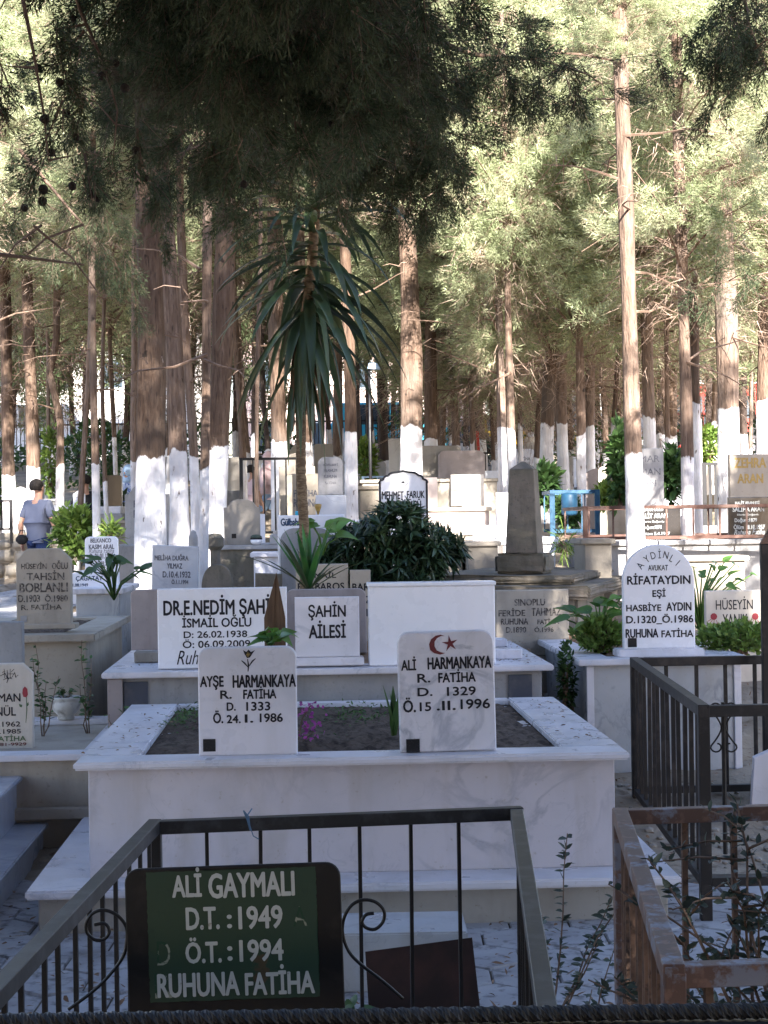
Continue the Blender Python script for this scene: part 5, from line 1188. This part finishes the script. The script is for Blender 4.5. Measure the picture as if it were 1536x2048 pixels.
# rusty enclosure
BL, FL = (.579, 4.12), (.462, 2.70)
fence('rusty_fence', 'rusty grey painted iron enclosure with flaking rails at bottom right', [(FL, BL, .1, .06), (BL, (1.75, 4.22), .13, .16), (FL, (1.55, 2.79), .13, .06)], .872, .036, .014, 'rust_paint', 'rust', posts=[FL, BL], postw=.037, matpost='rust_paint')
# dark brown enclosure further back
BL, FL = (1.31, 8.7), (1.245, 6.5)
fo = fence('brown_fence', 'dark brown iron enclosure with scroll ornament in front of the Aydın grave', [(FL, BL, .165, .16), (BL, (2.5, 8.78), .158, .17), (FL, (2.4, 6.58), .9, .45)], .857, .045, .018, 'iron_brown', zbot=.14, posts=[FL, BL], postw=.045)
b = B(); oc = Vector((P(1447, 1455, 6.53).x - FL[0], .03, P(1447, 1455, 6.53).z))
b.tube([oc + Vector((0, 0, -.5)), oc + Vector((0, 0, .1))], .009, 6)
for sx in (-1, 1):
    for sz in (-1, 1):
        pts = []
        for t in np.linspace(0, 1, 22):
            if t < .4: q = t / .4; x, z_ = .008 + .045 * q ** 1.5, .075 * q
            else: a = (t - .4) / .6 * 4.6; r = .026 * (1 - .12 * a); x, z_ = .053 - .026 + r * math.cos(a), .075 + r * math.sin(a)
            pts.append(oc + Vector((sx * x, 0, sz * z_)))
        b.tube(pts, .0035, 6)
b.ball(oc, .013, 2, (1, .6, 1)); b.build('scroll_ornament', M['iron_brown'], fo)
# nearest twisted rail
o = thing('twisted_rail', 'black iron rail with twisted bar running across the very bottom', 'fence', (0, 2.2, 0))
zt = P(768, 2023, 2.2).z
b = bmesh.new(); rings = []; n = 420
for i in range(n + 1):
    x = -1.1 + 2.2 * i / n; a0 = x * 90; ring = []
    for k in range(8):
        a = a0 + k * PI / 4; r = .0115 if k % 2 == 0 else .0100; ring.append(b.verts.new((x, r * math.cos(a), zt - .006 + r * math.sin(a))))
    rings.append(ring)
for i in range(n):
    for k in range(8): b.faces.new((rings[i][k], rings[i][(k + 1) % 8], rings[i + 1][(k + 1) % 8], rings[i + 1][k]))
me = bpy.data.meshes.new('twisted_bar'); b.to_mesh(me); b.free(); me.materials.append(M['iron_top']); link(bpy.data.objects.new('twisted_bar', me), o)
B().box(-1.1, 1.1, -.012, .012, zt - .06, zt - .0175, .002).build('lower_bar', M['iron'], o)

# ================================================================== SIGN
YS_ = 2.50; c0 = P(469, 1878, YS_)
so = thing('grave_sign', 'dark green painted metal sign with white lettering in a black frame', 'sign', tuple(c0)); so.rotation_euler = (0, math.radians(-1.2), 0)
def sp(px, py):
    p = P(px, py, YS_) - c0; a = math.radians(-1.2); return p.x * math.cos(-a) + p.z * math.sin(-a) * 1, -p.x * math.sin(-a) + p.z * math.cos(-a)
def sp(px, py):
    p = P(px, py, YS_) - c0; a = math.radians(-1.2); ca, sa = math.cos(a), math.sin(a); return p.x * ca - p.z * sa, p.x * sa + p.z * ca
W2, H2 = .1635, .111; r = .022
pts = [(-W2, -H2), (W2, -H2)] + [(W2 - r + r * math.cos(a), H2 - r + r * math.sin(a)) for a in np.linspace(0, PI / 2, 7)] + [(-W2 + r + r * math.cos(a), H2 - r + r * math.sin(a)) for a in np.linspace(PI / 2, PI, 7)]
B().prism(pts, 0, .006, .0015).build('frame', M['iron'], so)
gl, gt = sp(292, 1745); gr_, gb = sp(640, 1993)
V = []
for (x, z_) in [(gl, gb), (gr_, gb), (gr_, gt), (gl, gt)]: V.append((x, z_))
edge = []
N_ = 40
for (a, c) in [(0, 1), (1, 2), (2, 3), (3, 0)]:
    for t in np.linspace(0, 1, N_, endpoint=False): edge.append((V[a][0] + (V[c][0] - V[a][0]) * t + random.uniform(-.0008, .0008), V[a][1] + (V[c][1] - V[a][1]) * t + random.uniform(-.0008, .0008)))
bb = B(); vs = [bb.bm.verts.new((x, -.0006, z_)) for x, z_ in edge]; bb.bm.faces.new(vs); bmesh.ops.triangulate(bb.bm, faces=bb.bm.faces[:]); bb.build('green_panel', M['green_sign'], so)
text_lines([('ALİ', 345, 1736, 402, 1793), ('GAYMALI', 418, 1745, 588, 1793), ('D.T.', 373, 1815, 438, 1858), (':', 455, 1830, 463, 1855), ('1949', 478, 1812, 564, 1856), ('Ö.T.', 372, 1875, 442, 1925), (':', 456, 1893, 464, 1920), ('1994', 480, 1879, 566, 1921), ('RUHUNA', 316, 1946, 478, 1992), ('FATİHA', 491, 1929, 628, 1987)], sp, M['paint_white'], so, bold=.022, thick=.0016)
# ghost traces of an older layer of lettering
text_lines([('A', 586, 1812, 614, 1852, 0), ('D', 314, 1882, 341, 1930, 0), ('R', 310, 1946, 345, 1996, 0)], sp, MB_('flaked_paint', (.30, .32, .26), .8, .2).layer(40, (.03, .07, .045), .45, .5).done(), so, name='flaked_lettering', thick=.0011)
def curve_pts(l): return [Vector((sp(*q)[0], .008, sp(*q)[1])) for q in l]
def smooth(p, n=4):
    out = []
    for i in range(len(p) - 1):
        a = p[max(i - 1, 0)]; b_ = p[i]; c_ = p[i + 1]; d = p[min(i + 2, len(p) - 1)]
        for t in np.linspace(0, 1, n, endpoint=False):
            out.append(.5 * ((2 * b_) + (c_ - a) * t + (2 * a - 5 * b_ + 4 * c_ - d) * t * t + (3 * b_ - a - 3 * c_ + d) * t ** 3))
    return out + [p[-1]]
for l in [[(748, 1829), (732, 1832), (724, 1846), (732, 1858), (750, 1861), (766, 1846), (768, 1824), (752, 1807), (728, 1802), (704, 1812), (688, 1838), (685, 1870), (697, 1905), (722, 1932), (765, 1965), (806, 2001)],
          [(187, 1852), (208, 1850), (217, 1865), (207, 1881), (187, 1882), (172, 1867), (172, 1845), (187, 1827), (210, 1823), (235, 1835), (251, 1857), (252, 1885), (245, 1915), (220, 1950), (185, 1985), (135, 2022)]]:
    B().tube(smooth(curve_pts(l)), .0027, 8).build('scroll', M['iron'], so, True)
o = thing('twine', 'blue twine knotted on the back rail of the black enclosure', 'string', (P(498, 1630, 4.2).x, 4.2, P(498, 1630, 4.2).z))
B().tube([(-.01, -.02, .012), (0, -.02, .0), (.004, -.022, -.035), (-.002, -.02, -.01), (-.012, -.018, .015)], .0022, 5).tube([(.002, -.02, -.02), (.012, -.02, -.05), (.026, -.02, -.058)], .0015, 5).tube([(-.004, -.01, .0), (.006, .02, .012)], .002, 5).build('knot', M['string'], o)
# things lying beyond the sign
a = P(688, 1868, 5.55); c = P(936, 1868, 5.55)
o = thing('marble_kerb', 'white marble kerb piece lying behind the green sign', 'marble slab', (a.x, 5.55, .012), math.radians(1))
B().box(-.35, c.x - a.x, 0, .30, 0, a.z - .012, .006, 2).build('kerb', M['marble_panel'], o)
p = [P(730, 1908, 5.2), P(946, 1880, 5.2), P(962, 2030, 5.2), P(738, 2030, 5.2)]
o = thing('metal_sheet', 'dark rusty brown metal sheet propped against the white kerb piece', 'metal sheet', (p[3].x, 5.2, .012)); o.rotation_euler = (math.radians(-12), 0, 0)
B().prism([(q.x - p[3].x, max(0, q.z - .012)) for q in p[::-1]], 0, .004, 0).build('sheet', M['sheet'], o)

# far fences
def pfence(name, label, x0, x1, yt, Y, h, sp_, mat, bar=.015, rail=.03, dY=0.0, group=None, dep=0):
    a = P(x0, yt, Y); c = P(x1, yt, Y + dY); zt = (a.z + c.z) / 2; zb = zt - h
    o = thing(name, label, 'fence', (a.x, Y, zb), math.atan2(dY, c.x - a.x), group); L_ = math.hypot(c.x - a.x, dY)
    def side(yy, x0_, x1_, rot=None):
        B().box(x0_, x1_, yy - rail / 2, yy + rail / 2, h - rail, h, .002).build('top_rail', M[mat], o)
        B().box(x0_, x1_, yy - rail / 2, yy + rail / 2, 0, rail, .002).build('bottom_rail', M[mat], o)
        b = B(); t = x0_ + .01
        while t < x1_: b.box(t - bar / 2, t + bar / 2, yy - bar / 2, yy + bar / 2, rail, h - rail, 0); t += sp_
        b.build('bars', M[mat], o)
    side(0, 0, L_)
    if dep:
        side(dep, 0, L_)
        for xx in (0, L_):
            B().box(xx - rail / 2, xx + rail / 2, rail, dep - rail, h - rail, h, .002).build('side_rail', M[mat], o)
    for xx in (0, L_): B().box(xx - rail * .7, xx + rail * .7, -rail * .7, rail * .7, -.2, h + .001, .002).build('post', M[mat], o)
    return o
pfence('low_fence', 'red brown iron fence on the grey kerb before the black headstones', 1170, 1560, 1010, 13.6, .28, .22, 'rust_red', .014, .028, .0, dep=1.6)
pfence('blue_fence', 'bright blue iron grave frame right of the obelisk', 1104, 1194, 980, 16.2, .42, .14, 'blue', .012, .035, dep=.9)
a = P(1125, 1032, 16.0); c = P(1158, 985, 16.0)
o = thing('blue_canister', 'blue metal drum hanging in the blue iron frame', 'drum', (a.x + .08, 16.1, a.z)); B().lathe([(.02, 0), (.07, .01), (.08, .03), (.08, .2), (.07, .22), (.02, .225)], 18).build('drum', M['blue'], o, True)
pfence('black_fence', 'black iron fence beyond the cream arched headstone', 482, 595, 1030 - 115, 19.5, .9, .13, 'iron', .018, .03)
pfence('black_fence', 'black iron fence left of the man on the rubble wall', -30, 22, 1000, 24.6, .45, .12, 'iron', .02, .03)
pfence('black_fence', 'black iron fence before the thick mottled cypress', 1408, 1442, 925, 19.0, .8, .06, 'iron', .03, .03)
pfence('small_frame', 'pale blue iron frame behind the scalloped headstone', 726, 790, 952, 24, .18, .2, 'blue_cloth', .02, .025)
pfence('black_fence', 'black iron grille by the far dark graves right of the flaking cypress', 890, 985, 905, 27, .9, .13, 'iron', .018, .03)
# boundary fence, street, vehicles, buildings
o = thing('boundary_fence', 'long black railing closing the cemetery along the street', 'fence', (-24, 61, 3.55))
B().box(0, 48, -.15, .15, 0, .35, .02).build('base_wall', M['concrete'], o)
b = B()
for k in range(330): b.box(k * .145, k * .145 + .03, -.015, .015, .35, 1.9, 0)
b.build('bars', M['iron'], o); B().box(0, 48, -.02, .02, 1.7, 1.76, .0).build('top_rail', M['iron'], o); B().box(0, 48, -.02, .02, .5, .56, .0).build('bottom_rail', M['iron'], o)
tag(raw('street', [(-90, 62.5, 4.0), (90, 62.5, 4.0), (90, 74, 4.25), (-90, 74, 4.25)], [(0, 1, 2, 3)], M['asphalt']), kind='structure')
def vehicle(name, label, x, y, L_, W_, H_, mat, hood=.25, cat_='car', wheels=2):
    o = thing(name, label, cat_, (x, y, 4.15)); h0 = H_ * (.55 if hood else .95)
    pr = [(-L_ / 2, .28), (L_ / 2, .28), (L_ / 2, h0 * .9), (L_ / 2 - .1, h0)]
    if hood: pr += [(L_ / 2 - L_ * hood, h0 * 1.03), (L_ / 2 - L_ * (hood + .12), H_), (-L_ / 2 + L_ * .12, H_), (-L_ / 2 + .1, h0), (-L_ / 2, h0 * .9)]
    else: pr += [(L_ / 2 - .2, H_), (-L_ / 2 + .1, H_), (-L_ / 2, h0)]
    B().prism(pr, -W_ / 2, W_ / 2, .05).build('body', M[mat], o)
    zz0, zz1 = (h0 * 1.06, H_ - .1) if hood else (H_ * .5, H_ * .82)
    for k in range(3 if L_ < 6 else 7):
        n_ = 3 if L_ < 6 else 7; x0_ = -L_ * .33; x1_ = L_ * (.5 - hood - .14) if hood else L_ * .44; st_ = (x1_ - x0_) / n_
        B().box(x0_ + k * st_ + .04, x0_ + (k + 1) * st_ - .04, -W_ / 2 - .012, -W_ / 2 + .02, zz0, zz1, .01).build('window', M['pane'], o)
    for xx in (-L_ * .32, L_ * .32):
        b = B(); b.lathe([(.05, -.1), (.3, -.1), (.33, -.06), (.33, .06), (.3, .1), (.05, .1)], 18)
        for v in b.bm.verts: v.co = Vector((v.co.x + xx, v.co.z - W_ / 2 + .08, v.co.y + .33))
        b.build('wheel', M['tyre'], o, True)
    return o
vehicle('parked_car', 'red car parked on the street beyond the right side trees', 12.6, 65, 4.3, 1.7, 1.45, 'car_red')
vehicle('bus', 'red and pale bus seen between the far right trunks', 12.6, 69.5, 6.2, 2.4, 2.9, 'car_red', 0, 'bus')
vehicle('parked_van', 'white van seen through the trunks at the left', -13.6, 66, 5.2, 1.9, 2.2, 'van_white', .16, 'van')
vehicle('parked_van', 'white van seen through the trunks at the centre right', 7.0, 67, 5.2, 1.9, 2.2, 'van_white', .16, 'van')
vehicle('parked_car', 'yellow car seen between trunks behind the obelisk', 5.4, 64.8, 4.2, 1.7, 1.45, 'car_yellow')
vehicle('parked_van', 'turquoise van seen beside the thick brown cypress', .2, 66, 4.8, 1.9, 2.1, 'car_cyan', .16, 'van')
vehicle('parked_car', 'white car seen just right of the straight sunlit cypress', 9.4, 65, 4.3, 1.7, 1.45, 'van_white')
def building(label, x, y, W_, H_, mat, nx_, nz_, roof=True):
    o = thing('building', label, 'building', (x, y, 4.1)); B().box(0, W_, 0, 8, 0, H_, .03).build('wall', M[mat], o)
    if roof: B().box(-.4, W_ + .4, -.4, 8.4, H_ + .003, H_ + .35, .03).build('roof', M['roof'], o)
    dx = W_ / nx_; dz = H_ / nz_
    for i in range(nx_):
        for k in range(nz_):
            f = B().box(dx * (i + .28), dx * (i + .72), -.06, .02, dz * (k + .28), dz * (k + .78), .01).build('window', M['van_white'], o)
            B().box(dx * (i + .31), dx * (i + .69), -.075, -.062, dz * (k + .31), dz * (k + .75), 0).build('pane', M['pane'], f)
building('pale rendered building across the street at the left', -24, 78, 15, 9, 'wall_pale', 6, 3)
building('pinkish rendered building across the street in the middle', -7, 80, 12, 12, 'wall_pink', 5, 4)
building('white building across the street at the right', 7, 78, 17, 9, 'wall_pale', 7, 3, False)
# red board on a trunk, lamp post
o = thing('red_board', 'dark red narrow board standing among the far trunks', 'board', (P(956, 900, 33).x, 33, g(P(956, 900, 33).x, 33)))
zz = P(956, 862, 33).z - g(P(956, 900, 33).x, 33); z2 = P(956, 908, 33).z - g(P(956, 900, 33).x, 33)
B().prism([(-.04, z2), (.08, z2), (.11, zz), (-.13, zz)], 0, .05, .005).build('board', M['car_red'], o); B().tube([(0, .08, 0), (0, .08, z2 + .1)], .02, 6).build('post', M['iron'], o)
lx = P(741, 940, 21); zg = g(lx.x, 21); o = thing('street_lamp', 'thin black lamp post with a small white lamp head left of the thick brown cypress', 'street lamp', (lx.x, 21, zg))
zz = P(741, 738, 21).z - zg
B().tube([(0, 0, 0), (0, 0, zz * .5), (0, 0, zz)], [.022, .02, .016], 10).build('pole', M['iron'], o, True)
B().prism([(-.02, zz), (.13, zz - .01), (.16, zz + .015), (.11, zz + .07), (.0, zz + .07)], -.06, .06, .01).build('lamp_head', M['blue_cloth'], o)

# ================================================================== PEOPLE
def skin_obj(name, J, E, mat, parent, lv=2, root=0):
    """J: name -> (x, y, z, rx, ry)"""
    ks = list(J); me = bpy.data.meshes.new(name); me.from_pydata([J[k][:3] for k in ks], [(ks.index(a), ks.index(b_)) for a, b_ in E], []); me.update()
    o = bpy.data.objects.new(name, me); C.objects.link(o)
    md = o.modifiers.new('s', 'SKIN'); sk = me.skin_vertices[0].data
    for i, k in enumerate(ks): sk[i].radius = (J[k][3], J[k][4] if len(J[k]) > 4 else J[k][3]); sk[i].use_root = (i == root)
    md.use_smooth_shade = True; ss = o.modifiers.new('u', 'SUBSURF'); ss.levels = lv; ss.render_levels = lv
    dg = bpy.context.evaluated_depsgraph_get(); dg.update(); m2 = bpy.data.meshes.new_from_object(o.evaluated_get(dg))
    m2.materials.clear(); m2.materials.append(mat); m2.polygons.foreach_set('use_smooth', np.ones(len(m2.polygons), bool))
    bpy.data.objects.remove(o); bpy.data.meshes.remove(me)
    return link(bpy.data.objects.new(name, m2), parent)
def person(label, loc, rz, h=1.75, top='shirt', bottom='shorts', hair='hair', long_pants=False, scarf=None, sit=False, sleeves=.55):
    o = thing('person', label, 'person', loc, rz); o.scale = (h / 1.75,) * 3
    dz = -.42 if sit else 0
    J = {'pel': (0, 0, .96, .13, .10), 'spi': (0, .01, 1.12, .125, .09), 'che': (0, .01, 1.32, .15, .10), 'nkb': (0, .01, 1.46, .06, .055), 'nk': (0, .015, 1.52, .052, .05), 'jaw': (0, .045, 1.585, .060, .062), 'hd': (0, .02, 1.66, .075, .092), 'tp': (0, .0, 1.72, .055, .07)}
    E = [('pel', 'spi'), ('spi', 'che'), ('che', 'nkb'), ('nkb', 'nk'), ('nk', 'jaw'), ('jaw', 'hd'), ('hd', 'tp')]
    for s_, nm in ((-1, 'l'), (1, 'r')):
        fw = .10 if s_ < 0 else -.12
        J[nm + 'sh'] = (s_ * .17, .01, 1.41, .058, .055); J[nm + 'el'] = (s_ * .245, -.02 - fw * .3, 1.13, .042, .04); J[nm + 'wr'] = (s_ * .275, .05 - fw * .5, .89, .026, .024)
        E += [('che', nm + 'sh'), (nm + 'sh', nm + 'el'), (nm + 'el', nm + 'wr')]
        J[nm + 'pa'] = (s_ * .278, .06 - fw * .5, .83, .032, .018); E.append((nm + 'wr', nm + 'pa'))
        J[nm + 'hi'] = (s_ * .09, 0, .90, .088, .085); J[nm + 'kn'] = (s_ * .10, .04 + fw, .50, .055, .055) if not sit else (s_ * .12, .42, .88, .06, .06)
        J[nm + 'ca'] = (s_ * .10, fw * 1.1 - .01, .34, .052, .05) if not sit else (s_ * .12, .44, .68, .05, .05)
        J[nm + 'an'] = (s_ * .10, fw * 1.35 - .03, .09, .034, .036) if not sit else (s_ * .12, .42, .48, .034, .036); J[nm + 'to'] = (s_ * .11, fw * 1.35 + .13, .03, .036, .026) if not sit else (s_ * .12, .55, .44, .036, .026)
        E += [('pel', nm + 'hi'), (nm + 'hi', nm + 'kn'), (nm + 'kn', nm + 'ca'), (nm + 'ca', nm + 'an'), (nm + 'an', nm + 'to')]
        for q, (dx, L_) in enumerate([(-.02, .062), (-.007, .072), (.007, .068), (.02, .054)]):
            pa = J[nm + 'pa']; a = nm + 'f%d' % q; J[a] = (pa[0] - s_ * .002, pa[1] + dx, pa[2] - .045, .0095); J[a + 'b'] = (pa[0] - s_ * .012, pa[1] + dx * 1.1, pa[2] - .045 - L_ * .6, .008); J[a + 'c'] = (pa[0] - s_ * .026, pa[1] + dx * 1.1, pa[2] - .045 - L_, .006)
            E += [(nm + 'pa', a), (a, a + 'b'), (a + 'b', a + 'c')]
        pa = J[nm + 'pa']; J[nm + 'th'] = (pa[0] - s_ * .01, pa[1] + .035, pa[2] - .01, .010); J[nm + 'tb'] = (pa[0] - s_ * .02, pa[1] + .048, pa[2] - .04, .008); E += [(nm + 'pa', nm + 'th'), (nm + 'th', nm + 'tb')]
    if sit: J = {k: (v[0], v[1], v[2] + dz, *v[3:]) for k, v in J.items()}
    bd = skin_obj('body', J, E, M['skin'], o)
    hz = dz
    b = B(); b.ball((0, .115, 1.635 + hz), .016, 2, (.8, 1.1, 1.3)); 
    for s_ in (-1, 1): b.ball((s_ * .078, .01, 1.64 + hz), .022, 2, (.4, .8, 1.3))
    b.build('nose_and_ears', M['skin'], bd, True)
    b = B()
    for s_ in (-1, 1): b.ball((s_ * .03, .103, 1.665 + hz), .009, 2, (1.3, .6, .8))
    b.ball((0, .1, 1.595 + hz), .012, 2, (1.8, .5, .4)); b.build('eyes_and_mouth', M['black'], bd, True)
    # clothes: slightly larger skins
    if scarf:
        b = B().ball((0, -.01, 1.66 + hz), .128, 3, (.86, .95, 1.12)); b.ball((0, -.02, 1.50 + hz), .14, 3, (1.05, .85, .8)); b.rough(.003).build('headscarf', M[scarf], o, True)
    else:
        b = B().ball((0, -.022, 1.678 + hz), .104, 3, (.86, 1.0, .98)).rough(.003)
        for v in [v for v in b.bm.verts if v.co.z < 1.60 + hz or (v.co.y > .05 and v.co.z < 1.70 + hz)]: b.bm.verts.remove(v)
        b.build('hair', M[hair], o, True)
    T = {k: J[k] for k in ('pel', 'spi', 'che', 'nkb')}; TE = [('pel', 'spi'), ('spi', 'che'), ('che', 'nkb')]
    T = {k: (v[0], v[1], v[2] + (.02 if k == 'pel' else 0), v[3] + (.028 if k != 'nkb' else .014), v[4] + (.03 if k != 'nkb' else .014)) for k, v in T.items()}
    T['hem'] = (0, 0, .87 + hz, .165, .125); TE.append(('hem', 'pel'))
    for nm in 'lr':
        a = Vector(J[nm + 'sh'][:3]); e = Vector(J[nm + 'el'][:3]); w_ = Vector(J[nm + 'wr'][:3]); m_ = a.lerp(e, .55)
        T[nm + 'sh'] = (*a, .078, .074); T[nm + 'sl'] = (*(a.lerp(e, .8) if sleeves < 1 else e), .064, .062); TE += [('che', nm + 'sh'), (nm + 'sh', nm + 'sl')]
        if sleeves >= 1: T[nm + 'cu'] = (*(e.lerp(w_, .9)), .045, .043); TE.append((nm + 'sl', nm + 'cu'))
    skin_obj('shirt', T, TE, M[top], o)
    T = {'pel': (0, 0, .97 + hz, .150, .118)}; TE = []
    for nm in 'lr':
        T[nm + 'hi'] = (J[nm + 'hi'][0], J[nm + 'hi'][1], J[nm + 'hi'][2] - .03, .108, .105); k_ = Vector(J[nm + 'kn'][:3]); hi = Vector(J[nm + 'hi'][:3])
        T[nm + 'kn'] = (*(k_ if long_pants else hi.lerp(k_, .86)), .082, .082); TE += [('pel', nm + 'hi'), (nm + 'hi', nm + 'kn')]
        if long_pants: T[nm + 'an'] = (J[nm + 'an'][0], J[nm + 'an'][1], J[nm + 'an'][2] + .03, .062, .062); TE.append((nm + 'kn', nm + 'an'))
    skin_obj('trousers' if long_pants else 'shorts', T, TE, M[bottom], o)
    b = B()
    for nm in 'lr': a = J[nm + 'an']; t = J[nm + 'to']; b.tube([(a[0], a[1] - .05, t[2] + .005), (a[0], (a[1] + t[1]) / 2, t[2] + .012), (t[0], t[1] + .04, t[2])], [.045, .048, .036], 10)
    b.build('shoes', M['black'], o, True)
    return o
mx = P(75, 1000, 23.6)
mo_ = person('man in pale grey t-shirt and navy shorts walking away, seen from behind at left', (mx.x, 23.6, .56 - .03), math.radians(-28), 1.70)
mo_.scale = (mo_.scale.x * 1.12, mo_.scale.y * 1.1, mo_.scale.z)
hh = P(45, 1075, 23.5); o = thing('dark_bag', 'small black bag held in the left hand of the walking man', 'bag', (hh.x - .01, 23.5, hh.z - .1)); B().ball((0, 0, .07), .085, 3, (1, .7, .85)).rough(.004).build('pouch', M['black'], o, True); B().tube([(-.05, 0, .12), (-.02, 0, .2), (.04, 0, .2), (.05, 0, .12)], .008, 6).build('strap', M['black'], o)
def at(px, py, Y): q = P(px, py, Y); return q
q = at(537, 985, 30); person('woman in a pink headscarf and white top with pale blue trousers beyond the graves', (q.x, 30, P(537, 907, 30).z - 1.62), math.radians(60), 1.62, 'pink', 'blue_cloth', scarf='pink', long_pants=True, sleeves=1)
q = at(503, 985, 29); person('person in pale pink top and brown trousers beside the woman with the headscarf', (q.x, 29, P(503, 932, 29).z - 1.45), math.radians(-50), 1.45, 'pink', 'brown_cloth', 'hair', long_pants=True)
q = at(257, 960, 30); person('person in blue and white clothes sitting behind the black tapered headstone', (q.x, 30.0, P(257, 932, 30).z - 1.31), math.radians(150), 1.7, 'stripe', 'stripe', scarf='blue_cloth', long_pants=True, sit=True, sleeves=1)
q = at(172, 990, 29); person('person in dark clothes crouching behind the small pointed headstone', (q.x, 29.0, P(172, 950, 29).z - 1.31), math.radians(20), 1.7, 'black', 'black', 'hair', long_pants=True, sit=True, sleeves=1)
